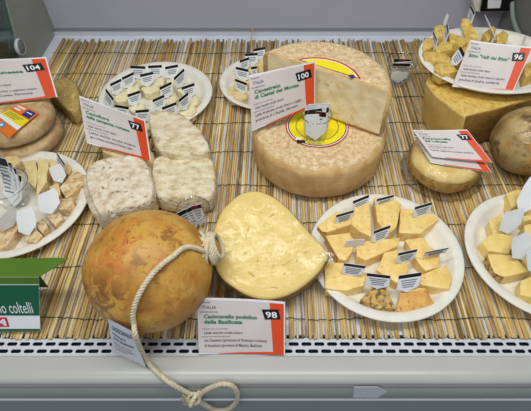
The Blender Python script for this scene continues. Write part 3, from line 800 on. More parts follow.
card('cheese_sign', [(197, 298, .062), (285, 302, .060), (285, 355, -.0045), (199, 354.5, -.0045)],
     std('Caciocavallo podolico', 'della Basilicata', .61, .44, 'tra Canestro (provincia di Potenza) e comune', 'di Accettura (provincia di Matera), Basilicata'), '98',
     'orange-bordered sign with green Caciocavallo title, numbered 98, leaning on the front grille')
card('cheese_sign', [(249, 75.5, .165), (315.5, 61, .189), (315, 106, .112), (252, 131, .084)],
     std('Canestrato', 'di Castel del Monte', .40, .68, 'Latte di pecora crudo intero e caglio', 'provincia di L\'Aquila, Abruzzo'), '100',
     'orange-bordered sign numbered 100 leaning on the half cheese wheel', numw=.155)
card('cheese_sign', [(79, 95.5, .10), (145, 120, .105), (151, 161, .048), (87, 143, .05)],
     std('Caciofiore', 'della campagna romana', .36, .66, 'Latte ovino crudo intero', 'agro romano, provincia di Roma, Lazio'), '77',
     'orange-bordered sign numbered 77 standing over the square white cheeses', bow=.002)
card('cheese_sign', [(-42, 60, .13), (46, 57, .13), (57.5, 97, .076), (-30, 106, .076)],
     std('Toma Cuneese', '', .62, .4, 'Latte vaccino, ovino o caprino intero', 'provincia di Cuneo, Piemonte'), '104',
     'orange-bordered sign numbered 104 above the wrapped washed-rind cheeses at far left', numw=.155)
card('cheese_sign', [(470.5, 40, .165), (533, 47, .165), (513, 92, .108), (452, 86.5, .108)],
     std('Bitto "Valli del Bitto"', '', .66, .4, 'Latte vaccino crudo intero e caprino', 'provincia di Sondrio, Lombardia'), '96',
     'orange-bordered sign numbered 96 in front of the oval plate, at the upper right')
card('cheese_sign', [(414, 136, .062), (466, 139, .064), (492, 172.5, .050), (430.5, 162.5, .052)],
     [], '77', 'lower of the two overlapping signs on the small wrapped cheese', bow=.001)
card('cheese_sign', [(412.6, 130, .082), (467, 129.5, .082), (492.4, 162.5, .062), (432, 156.5, .060)],
     std('Formaggella', 'del Luinese', .5, .4, 'Latte caprino crudo intero', ''), '77', 'upper of the two overlapping signs, numbered 77, on the small wrapped cheese', bow=.002)

# ---------------------------------------------------------------- square white cheeses
G = 'square white cheeses'
def tomme(poly, zt, zb, mats, label, slope=0, grow=1.0, mid=None, name='square_cheese'):
    top = [P(x, y, zt) for x, y in poly]; c = sum(top, Vector())/len(top)
    top = [Vector((v.x, v.y, zt+(v.y-c.y)*slope)) for v in top]
    bot = [Vector((v.x, v.y, zb+(v.y-c.y)*slope)) for v in top]
    # dense superellipse-like solid: rings between the outlines
    def smooth(pl, it=2):
        for _ in range(it):
            q = []
            for i in range(len(pl)):
                a, b = pl[i], pl[(i+1) % len(pl)]; q += [a.lerp(b, .25), a.lerp(b, .75)]
            pl = q
        return pl
    T = smooth(top, 3); Bo = smooth(bot, 3); n = len(T)
    V = []; F = []; rings = [(0, 0.2), (0, .45), (0, .7), (0, .84), (0.0, .925), (.05, .958), (.14, .978), (.35, .988), (.5, .992), (.65, .988), (.84, .978), (.94, .958), (1, .93), (1, .6), (1, .3)]
    for t, s in rings:
        for a, b in zip(T, Bo):
            p = a.lerp(b, t); ctr = Vector((c.x, c.y, p.z)) if not slope else Vector((c.x, c.y, (zt+(zb-zt)*t)))
            q = ctr.lerp(p, s)
            if slope: pass
            q += noise.noise_vector(q*60)*.0014+noise.noise_vector(q*150)*.0010
            if t < .01: q.z += .002*(1-s*s)
            q.z = max(q.z, zb+.0004 if not slope else q.z)
            V.append(q)
    for r in range(len(rings)-1):
        for i in range(n): j = (i+1) % n; F.append((r*n+i, r*n+j, (r+1)*n+j, (r+1)*n+i))
    F.append(tuple(range(n))); F.append(tuple((len(rings)-1)*n+i for i in range(n-1, -1, -1)))
    o = link(name, V, F, mats, smooth=True); fix_normals(o); return tag(o, label, 'cheese', G)
tomme([(100, 153), (101, 144), (133, 140), (150, 146), (156, 158), (152, 165)], .040, .001, M['tomme_band'], 'pale square cheese half hidden behind the sign numbered 77')
tomme([(80, 188), (84, 168), (104, 160), (146, 158), (154, 172), (160, 196), (150, 214), (122, 216), (96, 224)], .0285, .001, M['tomme'], 'lower square white cheese of the stacked pair at the left')
tomme([(82, 176), (90, 162), (110, 154), (140, 154), (149, 164), (156, 192), (148, 204), (124, 207), (101, 217), (94, 208)], .056, .0295, M['tomme_spot'], 'grey-speckled square white cheese on top of the stacked pair')
tomme([(148, 121), (147, 109), (167, 109), (190, 117), (212, 145), (207, 154), (168, 156), (152, 144)], .054, .0205, M['tomme'], 'square white cheese turned diagonally, touching the back left plate')
tomme([(151, 166), (153, 155), (180, 154), (210, 155), (216, 163), (216, 194), (206, 199), (160, 199), (151, 190)], .040, .001, M['tomme'], 'square white cheese in front of the diagonal one, behind the cup')

# ---------------------------------------------------------------- left stack of wrapped discs
G = 'wrapped washed-rind discs at far left'
dc = (-.487, .672)
for z0, z1, lab, dx in ((.001, .033, 'lower wrapped washed-rind cheese disc at the far left', .003), (.0345, .068, 'upper wrapped washed-rind disc with orange sticker, under the sign numbered 104', -.001)):
    c = (dc[0]+dx, dc[1]-dx); root = empty('wrapped_disc_cheese', (c[0], c[1], z0), lab, 'cheese', G)
    V, F = lathe_vf(wheel_prof(.068, z0+.001, z1-.001, .012), 64, (c[0], c[1], 0)); V = bulge(V, c, .068, z0, z1, .02, .002, 40)
    fix_normals(link('rind', V, F, M['washed_rind'], root, smooth=True))
    V, F = lathe_vf(wheel_prof(.0705, z0, z1, .010), 90, (c[0], c[1], 0)); V = bulge(V, c, .07, z0, z1, .03, .003, 70)
    fix_normals(link('plastic_wrap', V, F, M['milky_film'], root, smooth=True))
    if z0 > .01:
        q = [P(x, y, z1+.0035) for x, y in ((19, 103.5), (39.5, 112.5), (9, 138), (-12, 120))]
        def sq(u0, u1, v0, v1, mi, mb, o):
            pts = [q[0].lerp(q[1], u).lerp(q[3].lerp(q[2], u), v)+Vector((0, 0, o)) for u, v in ((u0, v0), (u1, v0), (u1, v1), (u0, v1))]; mb.add(pts, [(0, 1, 2, 3)], mi)
        mb = MB(); sq(0, 1, 0, 1, 0, mb, 0); sq(.02, .98, .34, .60, 1, mb, .0003); sq(.02, .98, .60, .72, 2, mb, .0003)
        sq(.55, .93, .06, .30, 3, mb, .0003); sq(.08, .45, .07, .13, 2, mb, .0003); sq(.08, .38, .18, .24, 2, mb, .0003)
        for k in range(3): sq(.1, .8-.1*k, .39+.06*k, .41+.06*k, 5, mb, .0005)
        sq(.62, .86, .14, .17, 2, mb, .0005)
        pc = q[0].lerp(q[1], .45).lerp(q[3].lerp(q[2], .45), .86)
        V, F = lathe_vf([(.007, 0), (.003, 0)], 24, pc+Vector((0, 0, .0005))); mb.add(V, F, 4)
        V, F = lathe_vf([(.003, 0), (0, 0)], 24, pc+Vector((0, 0, .0005))); mb.add(V, F, 2)
        mb.build('sticker', [M['sticker_orange'], M['yellow'], M['white'], M['navy'], M['blue'], M['dark_ink']], root)
# pale wedge behind them
root = empty('wrapped_wedge', P(64, 100, 0), 'wrapped pale yellow cheese wedge behind the discs at left', 'cheese')
for g_, nm, m_, jt in ((1.0, 'cheese', M['paste_gold'], .002), (1.06, 'plastic_wrap', M['milky_film'], .003)):
    top = [P(x, y, .034+(g_-1)*.03) for x, y in ((45, 88), (52, 80), (66, 76), (77, 84), (79, 96), (78, 108), (72, 112), (58, 100))]
    c = sum(top, Vector())/len(top); top = [c+(v-c)*g_ for v in top]; bot = [Vector((c.x+(v.x-c.x)*1.0, c.y+(v.y-c.y)*1.0, .001)) for v in top]
    V, F, K = chunk_mesh(top, bot, .005, jt, 2, 3); link(nm, V, F, m_, root, smooth=True)

# ---------------------------------------------------------------- right back: wedge, oval plate, chunks, round cheese
zt = .088
foot = [(466, 117), (545, 96), (585, 76), (560, 54), (450, 50), (430, 66), (426, 82), (434, 95), (451, 108)]
bot = [P(x, y, zt) for x, y in foot]
top = [Vector((min(v.x, XR-.006), v.y, zt)) for v in bot]
bc = sum(top, Vector())/len(top)
bot = [Vector((bc.x+(v.x-bc.x)*.88, bc.y+(v.y-bc.y)*.92, .001)) for v in top]
V, F, K = chunk_mesh(top, bot, .004, .0015, 2, 3)
o = link('wedge_block', V, F, [M['paste_gold'], M['block_rind'], M['block_paste']], None, [1 if k in (10, 11) else (2 if k in (16, 17, 18) else 0) for k in K], True)
tag(o, 'large golden wedge of aged cheese supporting the oval plate, back right', 'cheese wedge')
pc = Vector((.418, .785, zt+.0035))
plate('oval_plate', (.4065, pc.y-.003), 'large oval white plate of golden sticks on top of the big wedge, back right', G_PL, sx=1.17, sy=.97, R=.117, z=pc.z)
G = 'golden cheese sticks on the oval plate'
zp = pc.z
def stick(poly, lab, zt_=.03, zb_=.0035, **k):
    cx_ = sum(p[0] for p in poly)/len(poly); cy_ = sum(p[1] for p in poly)/len(poly)
    poly = [(cx_+(x-cx_)*1.1, cy_+(y-cy_)*1.1) for x, y in poly]
    px_chunk('cheese_stick', poly, zp+zt_, zp+zb_, M['paste_gold'], lab, 'cheese piece', G, grow=1.0, jit=.0008, bevel=.001, subdiv=1, **k)
for poly, lab, a, b in [
 ([(435, 27), (441, 25), (448, 31), (445, 38), (435, 37)], 'golden cheese block at the upper left of the oval plate', .026, .0035),
 ([(423, 46), (425, 39), (433, 38), (433, 46), (424, 50)], 'golden cheese block at the left rim of the oval plate', .024, .0035),
 ([(436, 48), (444, 40), (452, 44), (452, 49), (438, 52)], 'golden cheese block in the middle left of the oval plate', .030, .0035),
 ([(449, 33), (462, 37), (467, 42), (462, 46), (451, 41)], 'golden cheese block behind the middle tag, oval plate', .034, .0035),
 ([(424, 52), (440, 52), (449, 57), (448, 62), (438, 60), (426, 58)], 'long golden cheese block low at the left of the oval plate', .026, .0035),
 ([(436, 65), (449, 62), (455, 68), (457, 71), (443, 74), (436, 70)], 'golden cheese block at the front rim of the oval plate', .026, .0035),
 ([(457, 50), (468, 46), (470, 58), (458, 60)], 'golden cheese block beside the sign edge on the oval plate', .030, .0035),
 ([(484, 33), (493, 26), (495.5, 29), (489, 40)], 'thin golden cheese stick behind the folded white tag, oval plate', .030, .0035),
 ([(497, 35), (503.5, 31), (508.6, 35), (506, 42), (498, 42)], 'golden cheese block behind the right half of the sign, oval plate', .034, .0035),
 ([(524, 66), (534, 60), (538, 72), (526, 76)], 'golden cheese block at the right edge of the picture, oval plate', .026, .0035)]:
    stick(poly, lab, a, b)
# one stick standing up, leaning
a = P(473, 40, zp+.018); b = P(464.5, 21.5, zp+.036); V, F = [], []
u = Vector((.0075, -.002, .001)); w = Vector((.002, .005, .006))
mb = MB(); V = [a-u-w, a+u-w, a+u+w, a-u+w, b-u*.8-w*.8, b+u*.8-w*.8, b+u*.8+w*.8, b-u*.8+w*.8]
bm = bmesh.new(); vs = [bm.verts.new(v) for v in V]
for f in ((0, 3, 2, 1), (4, 5, 6, 7), (0, 1, 5, 4), (1, 2, 6, 5), (2, 3, 7, 6), (3, 0, 4, 7)): bm.faces.new([vs[i] for i in f])
bmesh.ops.bevel(bm, geom=bm.edges[:]+bm.verts[:], offset=.001, segments=2, affect='EDGES'); bm.verts.index_update()
V = [v.co.copy() for v in bm.verts]; F = [tuple(v.index for v in f.verts) for f in bm.faces]; bm.free()
o = link('cheese_stick', V, F, M['paste_gold'], smooth=False); fix_normals(o); tag(o, 'golden cheese stick propped upright near the back rim of the oval plate', 'cheese piece', G)
stick([(464, 38), (476, 36), (480, 44), (466, 46)], 'golden cheese block under the propped-up stick, oval plate', .022, .0035)
GT = 'tags on the oval plate'
price_tag((433.5, 30.5), (437, 39), (433.5, 50), zp+.02, .024, 'narrow tag with black edge, leftmost on the oval plate', GT, print_rows=2)
price_tag((447.5, 23), (449, 32), (442.5, 44), zp+.024, .024, 'narrow tag with black edge, second from the left on the oval plate', GT, print_rows=2)
price_tag((461, 46.4), (465.5, 55), (451, 65), zp+.022, .024, 'tag turned sideways with black band beside the sign numbered 96', GT)
price_tag((471, 5), (475, 13), (468, 23.5), zp+.034, .024, 'printed tag in the top of the propped-up cheese stick', GT)
price_tag((446.5, 13), (448.5, 16), (443, 27.5), zp+.023, .024, 'thin blank tag seen edge-on at the upper left of the oval plate', GT, blank=True)
price_tag((484, 14), (490, 25), (495, 41), zp+.024, .03, 'folded blank white tag standing tall behind the sign numbered 96', GT, blank=True)
price_tag((525, 35), (527, 38), (521, 45), zp+.016, .02, 'small blank tag at the right end of the oval plate', GT, blank=True)
# round brown cheese
c = Vector((.438, .602, .0590)); root = empty('round_cheese', (c.x, c.y, 0), 'round mottled brown wrapped cheese at the right edge, below the big wedge', 'cheese')
for R_, nm, m_, jt in ((.0612, 'rind', M['round_rind'], .0035), (.0632, 'plastic_wrap', M['wrap'], .003)):
    pr = [(R_*math.cos(a)**.85 if abs(math.cos(a)) > 1e-4 else 0, R_*.91*math.sin(a)) for a in [-math.pi/2+math.pi*i/28 for i in range(29)]]
    pr[0] = (0, pr[0][1]); pr[-1] = (0, pr[-1][1])
    V, F = lathe_vf(pr, 56, c); V = [v+noise.noise_vector(v*30)*jt for v in V]
    fix_normals(link(nm, V, F, m_, root, smooth=True))
# small wrapped cheese
c = (.2955, .585); root = empty('small_wrapped_cheese', (c[0], c[1], .001), 'small yellow cheese in crinkled clear wrap under the two overlapping signs', 'cheese')
V, F = lathe_vf(wheel_prof(.0605, .002, .047, .016), 64, (c[0], c[1], 0)); V = bulge(V, c, .06, .002, .047, .03, .0025, 30)
I = [1 if sum(V[i].z for i in f)/len(f) > .036 else 0 for f in F]
fix_normals(link('cheese', V, F, [M['small_rind'], M['small_top']], root, I, True))
pr = [(0, .001), (.066, .001), (.073, .002), (.072, .008), (.066, .018), (.0645, .034), (.058, .048), (.04, .050), (.02, .050), (0, .050)]
V, F = lathe_vf(pr, 120, (c[0], c[1], 0))
V2 = []
for v in V:
    d = Vector((v.x-c[0], v.y-c[1], 0)); a = math.atan2(d.y, d.x); k = 1+.05*noise.noise(Vector((math.cos(a)*4, math.sin(a)*4, v.z*30)))*(1 if v.z < .03 else .5)+.012*math.sin(a*23)*(v.z < .02)
    V2.append(Vector((c[0]+d.x*k, c[1]+d.y*k, v.z)))
fix_normals(link('plastic_wrap', V2, F, M['wrap'], root, smooth=True))

# ---------------------------------------------------------------- whole caciocavallo with rope
def gourd():
    N_ = P(207, 250, .098); Cn = Vector((-.1695, .3270, .0785))
    ax = (N_-Cn); ax.normalize()
    root = empty('gourd_cheese', (Cn.x, Cn.y, 0), 'whole amber gourd-shaped cheese tied with rope, front left', 'cheese')
    R_ = .0815
    prof = []
    for i in range(41):
        t = i/40; a = math.pi*t
        x = -R_*math.cos(a); r = R_*math.sin(a)**.93 if 0 < i < 40 else 0
        prof.append((r, x))
    # pull the pole out to a neck and knob
    prof = [(r, x) for r, x in prof if x < R_*.955]
    xe = prof[-1][1]
    prof += [(.0225, xe+.002), (.0165, xe+.004), (.0135, xe+.007), (.014, xe+.010), (.0155, xe+.013), (.014, xe+.017), (.008, xe+.020), (0, xe+.021)]
    q = ax.to_track_quat('Z', 'Y').to_matrix()
    V, F = lathe_vf(prof, 80); W = []
    for v in V:
        v = Vector(v); a = math.atan2(v.y, v.x)
        pl = max(0, v.z/R_)**2 if v.z > 0 else 0
        k = 1-.035*pl*abs(math.sin(a*4+.6))
        v = Vector((v.x*k, v.y*k, v.z)); p = Cn+q@v; p.z = Cn.z+(p.z-Cn.z)*.95; p.x = Cn.x+(p.x-Cn.x)*1.0
        p += noise.noise_vector(p*14)*.003
        p.z = max(p.z, .001); W.append(p)
    fix_normals(link('rind', W, F, M['gourd'], root, smooth=True))
    return root, Cn, R_, ax
groot, GC, GR, GAX = gourd()
def patch(m, p, rad, col, strength, nscale, th):
    nt = m.node_tree; N = nt.nodes; L = nt.links; b = N['Principled BSDF']
    src = b.inputs['Base Color'].links[0].from_socket
    tc = N.new('ShaderNodeTexCoord'); vm = N.new('ShaderNodeVectorMath'); vm.operation = 'DISTANCE'; vm.inputs[1].default_value = p
    L.new(tc.outputs['Object'], vm.inputs[0])
    a = N.new('ShaderNodeMapRange'); a.inputs[1].default_value = rad; a.inputs[2].default_value = rad*.45; L.new(vm.outputs['Value'], a.inputs[0])
    n = N.new('ShaderNodeTexNoise'); n.inputs['Scale'].default_value = nscale; n.inputs['Detail'].default_value = 6; n.inputs['Distortion'].default_value = 1; L.new(tc.outputs['Object'], n.inputs['Vector'])
    c = N.new('ShaderNodeMapRange'); c.inputs[1].default_value = th; c.inputs[2].default_value = th+.12; c.inputs[4].default_value = strength; L.new(n.outputs['Fac'], c.inputs[0])
    mu = N.new('ShaderNodeMath'); mu.operation = 'MULTIPLY'; L.new(a.outputs[0], mu.inputs[0]); L.new(c.outputs[0], mu.inputs[1])
    mx = N.new('ShaderNodeMix'); mx.data_type = 'RGBA'; L.new(mu.outputs[0], mx.inputs[0]); L.new(src, mx.inputs[6]); mx.inputs[7].default_value = lin(col)
    L.new(mx.outputs[2], b.inputs['Base Color'])
def gl(x, y):
    q = on_ball(x, y, 0); return (q.x-GC.x, q.y-GC.y, q.z)
# rope: from the neck over the front of the cheese and down over the case front
def on_ball(x, y, off=.005):
    """where the line of sight meets the cheese"""
    o = Vector((0, 0, CAMH)); d = (P(x, y, 0)-o).normalized(); oc = o-GC; b = oc.dot(d); r = GR+off; q = b*b-(oc.length_squared-r*r)
    if q < 0: return None
    return o+d*(-b-math.sqrt(q))
neck = GC+GAX*(GR+.006)
patch(M['gourd'], gl(102, 298), .046, (110, 70, 34), .7, 70, .42)
patch(M['gourd'], gl(108, 262), .036, (186, 92, 42), .5, 90, .42)
patch(M['gourd'], gl(131, 240), .016, (168, 36, 34), .8, 110, .48)
patch(M['gourd'], gl(172, 236), .030, (122, 74, 34), .7, 80, .50)
patch(M['gourd'], gl(185, 290), .040, (170, 106, 46), .45, 90, .45)
pts = [neck+Vector((.002, -.014, .008))]
for x, y in ((188, 247), (172, 257), (157, 269), (145, 284), (137, 299), (133, 314)):
    pts.append(on_ball(x, y, .0042))
pts += [on_ball(134, 325, .006) or P(134, 325, .07), P(135, 333, .095), P(137, 340, .080), P(141, 350, .040), P(147, 361, .006), P(155, 370, -.002), P(163, 377, -.002)]
pts += [PY(172, 384, yf-.004), PY(184, 391, yf-.006), PY(195, 396, yf-.006)]
rope_root = empty('rope', (-.12, .21, -.06), 'cream twisted rope from the gourd-shaped cheese down over the case front', 'rope')
rope_vf(pts, .0034).build('cord', M['rope'], rope_root, smooth=True)
# knot, loop and frayed end on the front
kn = PY(197, 396, yf-.007)
lp = [PY(x, y, yf-.007) for x, y in ((198, 399), (203, 392), (212, 387), (222, 384), (232, 386), (237, 393), (236, 402), (228, 409), (216, 410), (205, 405), (198, 400))]
rope_vf(lp, .0034).build('loop', M['rope'], rope_root, smooth=True)
mb = MB()
for k in range(2):
    cpts = []
    for i in range(13):
        a = 2*math.pi*i/12+k; u = Vector((math.cos(a), 0, math.sin(a)))*.0075; cpts.append(kn+Vector((.002*k-.004, -.0035+.004*math.sin(a+k*2), 0))+Matrix.Rotation(.8*k, 3, 'Z')@u)
    r_ = rope_vf(cpts, .0030); mb.add(r_.V, r_.F)
mb.build('knot', M['rope'], rope_root, smooth=True)
mb = MB()
for k in range(12):
    e = PY(182+random.uniform(-2, 3), 391+k*1.3, yf-.005+random.uniform(-.002, .001)); mb.add(*tube_vf(catmull([kn, kn.lerp(e, .5)+Vector((0, -.003, random.uniform(-.003, .003))), e], 4), .0009, 5))
mb.build('frayed_end', M['rope'], rope_root, smooth=True)
# wraps round the neck
mb = MB(); e1 = GAX.orthogonal().normalized(); e2 = GAX.cross(e1)
for k in range(4):
    cc = GC+GAX*(GR+.002+.0042*k); rad = .0195-.0012*k; pts2 = []
    for i in range(21):
        a = 2*math.pi*i/20; pts2.append(cc+(e1*math.cos(a)+e2*math.sin(a))*rad+GAX*.002*math.sin(a+k))
    r_ = rope_vf(pts2, .0030); mb.add(r_.V, r_.F)
mb.build('neck_binding', M['rope'], rope_root, smooth=True)
mb = MB(); top_ = neck+Vector((-.002, -.006, .02))
for end, lift in (((212, 231), .012), ((216, 238), .008), ((203, 262), .006), ((208, 263), .004), ((190, 236), .012), ((192, 256), .010), ((214, 246), .006), ((199, 230), .012), ((201, 270), .012), ((207, 268), .014), ((212, 254), .010)):
    e = P(end[0], end[1]+3, .085); m_ = top_.lerp(e, .55)+Vector((0, -.002, lift)); r_ = rope_vf([top_, m_, e], .0026); mb.add(r_.V, r_.F)
mb.build('tied_ends', M['rope'], rope_root, smooth=True)
# paper tag threaded on the rope
def rope_label():
    c4 = [P(108, 319, .105), P(133, 332, .090), P(146, 368, -.0035), P(113, 353, -.002)]
    root = empty('rope_label', c4[3], 'crumpled white printed label hanging on the rope over the grille', 'label')
    n0 = (c4[1]-c4[0]).cross(c4[3]-c4[0]).normalized(); n0 = n0 if n0.z > 0 else -n0
    def m(u, v, o=0): return c4[0].lerp(c4[1], u).lerp(c4[3].lerp(c4[2], u), v)+n0*(o+.0025*math.sin(u*3.1)*math.sin(v*4))
    V = []; F = []; n = 10
    for j in range(n+1):
        for i in range(n+1): V.append(m(i/n, j/n)); V.append(m(i/n, j/n, -.0006))
    for j in range(n):
        for i in range(n):
            a = 2*(j*(n+1)+i); b = a+2; c = a+2*(n+1); d = c+2; F += [(a, b, d, c), (a+1, c+1, d+1, b+1)]
    link('paper', V, F, M['tagpaper'], root, smooth=True)
    mb = MB()
    for s, v0, h, w in (('CACIOCAVALLO', .20, .10, .78), ('PODOLICO', .34, .06, .5), ('della Basilicata', .46, .07, .72), ('latte vaccino', .60, .035, .6), ('prodotto in Italia', .70, .035, .6), ('stagionato', .80, .035, .4)):
        Vt, Ft = fit_text(s, 0, 0, h, w, .02); mb.add([m(.12+u, v0-v, .0006) for u, v in Vt], Ft)
    mb.build('printed_text', M['dark_ink'], root)
rope_label()

# ---------------------------------------------------------------- cut caciocavallo in film
def cut_cacio():
    ol = [(90, 60), (112, 40), (140, 28), (165, 24), (190, 26), (218, 36), (245, 52), (275, 76), (300, 102), (325, 130), (348, 158), (375, 186), (400, 212), (418, 236), (408, 262), (385, 296), (340, 335), (305, 360), (270, 376), (235, 385), (200, 387), (165, 380), (130, 366), (98, 346), (70, 325), (48, 298), (35, 268), (28, 235), (28, 200), (34, 160), (48, 118), (66, 84)]
    ol = [(268+(205+x/3.423-268)*1.03, 246+(185+y/3.423-246)*1.02) for x, y in ol]
    za, zb, y0, y1 = .050, .098, .335, .475
    sl = (zb-za)/(y1-y0)
    def hit(x, y):
        a = (x-CX)/FPX; b = -(y-CY)/FPX; d = Vector((a, CP+b*SP, -SP+b*CP))
        t = (za-y0*sl-CAMH)/(d.z-sl*d.y); return Vector((0, 0, CAMH))+d*t
    O = [hit(x, y) for x, y in ol]
    O = catmull(O+[O[0]], 3)[:-1]
    c = sum(O, Vector())/len(O); c.z = za+(c.y-y0)*sl
    n = Vector((0, -sl, 1)).normalized(); N = len(O)
    root = empty('cut_cheese', (c.x, c.y, 0), 'half gourd-shaped yellow cheese in clear film, cut face up, behind the sign numbered 98', 'cheese')
    V = [];F = []; I = []
    # face (rings for slight relief)
    fr = [0, .25, .5, .75, .93, .985]
    V.append(c)
    for s in fr[1:]:
        for p in O:
            q = c.lerp(p, s); V.append(q+n*(.0006*noise.noise(q*60)))
    def rid(k, i): return 1+k*N+(i % N)
    for i in range(N): F.append((0, rid(0, i), rid(0, i+1))); I.append(0)
    for k in range(len(fr)-2):
        for i in range(N): F.append((rid(k, i), rid(k+1, i), rid(k+1, i+1), rid(k, i+1))); I.append(0)
    k = len(fr)-2
    bod = [(1.0, -.003), (1.025, -.012), (1.02, -.024), (.98, -.036), (.90, -.05), (.78, -.062), (.6, -.075), (.35, -.085), (.1, -.09)]
    for s, dz in bod:
        for p in O:
            q = c.lerp(p, s)+n*dz; q.z = max(q.z, .001+.0); q += noise.noise_vector(q*25)*.0012*(1 if q.z > .003 else 0); V.append(q)
    for j in range(len(bod)):
        for i in range(N): F.append((rid(k+j, i), rid(k+j+1, i), rid(k+j+1, i+1), rid(k+j, i+1))); I.append(1 if j > 0 else 0)
    F.append(tuple(rid(k+len(bod), i) for i in range(N-1, -1, -1))); I.append(1)
    o = link('cheese', V, F, [M['cacio_face'], M['cacio_rind']], root, I, True); fix_normals(o)
    # slits and eyes in the paste
    mb = MB()
    for (x, y, ln, an) in ((230, 103, .014, .5), (147, 150, .012, 1.5), (140, 175, .012, 1.4), (137, 233, .004, 0), (290, 262, .012, .3), (272, 272, .010, .4), (315, 258, .006, 1.2), (272, 302, .005, 0), (240, 352, .014, -.05), (160, 306, .016, -.7), (262, 228, .003, 0), (300, 165, .006, 1), (233, 275, .010, 1.4), (190, 95, .003, 0), (345, 230, .005, .8), (180, 260, .006, 1.9)):
        ln *= .7; p = hit(205+x/3.423, 185+y/3.423); u = Vector((math.cos(an), math.sin(an), 0)); u = (u-n*u.dot(n)).normalized()
        mb.add(*tube_vf([p-u*ln/2, p-u*ln*.25, p, p+u*ln*.25, p+u*ln/2], lambda t: .0002+.0008*math.sin(math.pi*t), 6))
    mb.build('slit', M['hole'], root, smooth=True)
    # cling film: follows the face a millimetre above it, gathered at the tip and hanging loosely round the rim
    V = [c+n*.002]; F = []; rings = [(.25, .0022), (.5, .0024), (.7, .0024), (.85, .0024), (.95, .0022), (1.0, .0012), (1.035, -.006), (1.05, -.016), (1.055, -.03), (1.03, -.042), (.96, -.055), (.84, -.067)]
    for k, (s, dz) in enumerate(rings):
        for i, p in enumerate(O):
            q = c.lerp(p, s)+n*dz
            a = 2*math.pi*i/N; w = noise.noise(Vector((math.cos(a)*7, math.sin(a)*7, k*.3)))
            q += n*.0014*w*(s > .5)+(q-c).normalized()*.002*w*(k > 5)
            q.z = max(q.z, .0008); V.append(q)
    for i in range(N): F.append((0, 1+i, 1+(i+1) % N))
    for k in range(len(rings)-1):
        for i in range(N): F.append((1+k*N+i, 1+(k+1)*N+i, 1+(k+1)*N+(i+1) % N, 1+k*N+(i+1) % N))
    o = link('cling_film', V, F, M['wrap_pleat'], root, smooth=True); fix_normals(o)
    tip = hit(331, 257)
    mb = MB(); R_ = random.Random(3)
    for k in range(5):
        e = tip+Vector((R_.uniform(.0, .010), R_.uniform(-.008, .008), R_.uniform(-.004, .006)))
        s = tip+Vector((-.02+R_.uniform(-.004, .004), R_.uniform(-.014, .014), .001)); m1 = s.lerp(e, .6)
        mb.add([s, m1+Vector((0, .003, .003)), e, m1-Vector((0, .003, -.001))], [(0, 1, 2, 3)])
    mb.build('film_twist', M['wrap'], root, smooth=True)
M['wrap_pleat'] = film('wrap_pleat', (252, 252, 252), base=.015, k=.28, bscale=45, bump=.35, rough=.10)
cut_cacio()

# ---------------------------------------------------------------- clear cups with tags
def cup(c, r0, r1, h, label, name='clear_cup', ax=Vector((0, 0, 1))):
    root = empty(name, c, label, 'cup', 'clear plastic cups of spare tags')
    q = ax.normalized().to_track_quat('Z', 'Y').to_matrix()
    pr = [(0, .0004), (r0*.9, .0004), (r0, .002), (r1*.985, h*.96), (r1*1.03, h*.985), (r1*1.03, h)]
    V, F = lathe_vf(pr, 48); V = [Vector(c)+q@Vector(v) for v in V]; fix_normals(link('cup_wall', V, F, M['cup'], root, smooth=True))
    pts = [Vector(c)+q@Vector((r1*1.03*math.cos(a), r1*1.03*math.sin(a), h)) for a in [2*math.pi*i/40 for i in range(40)]]
    V, F = tube_vf(pts, .0009, 6, closed=True); link('rim', V, F, M['cup_rim'], root, smooth=True)
    return root
M['cup_rim'] = film('cup_rim', (225, 228, 230), base=.25, k=.6, bump=0)
def loose_tag(c, yaw, tilt, w, h, label, group, style='print', roll=0):
    """a spare tag standing in a cup; c = its foot"""
    R = Matrix.Rotation(yaw, 3, 'Z')@Matrix.Rotation(-tilt, 3, 'X')@Matrix.Rotation(roll, 3, 'Y'); c = Vector(c)
    def m(u, v, o=0): return c+R@Vector((u*w, -o, v*h))
    mb = MB(); th = .0007; out = [(-.5, .3), (0, 0), (.5, .3), (.5, 1), (-.5, 1)]; n = 5
    V = [m(u, v) for u, v in out]+[m(u, v, -th) for u, v in out]
    mb.add(V, [tuple(range(n)), tuple(range(2*n-1, n-1, -1))]+[(i, (i+1) % n, (i+1) % n+n, i+n) for i in range(n)])
    q = lambda u0, u1, v0, v1: mb.add([m(u0, v0, .0003), m(u1, v0, .0003), m(u1, v1, .0003), m(u0, v1, .0003)], [(0, 1, 2, 3)], mi)
    if style != 'blank':
        mi = 1; q(-.5, .5, .83, 1)
        mi = 2
        for i in range(4): q(-.38, .36-.05*i, .72-.12*i, .765-.12*i)
    if style == 'red': mi = 3; q(-.2, .25, .86, .97)
    o = mb.build('spare_tag', [M['tagpaper'], M['black'], M['grey_ink'], M['red']], origin=c)
    return tag(o, label, 'tag', group)
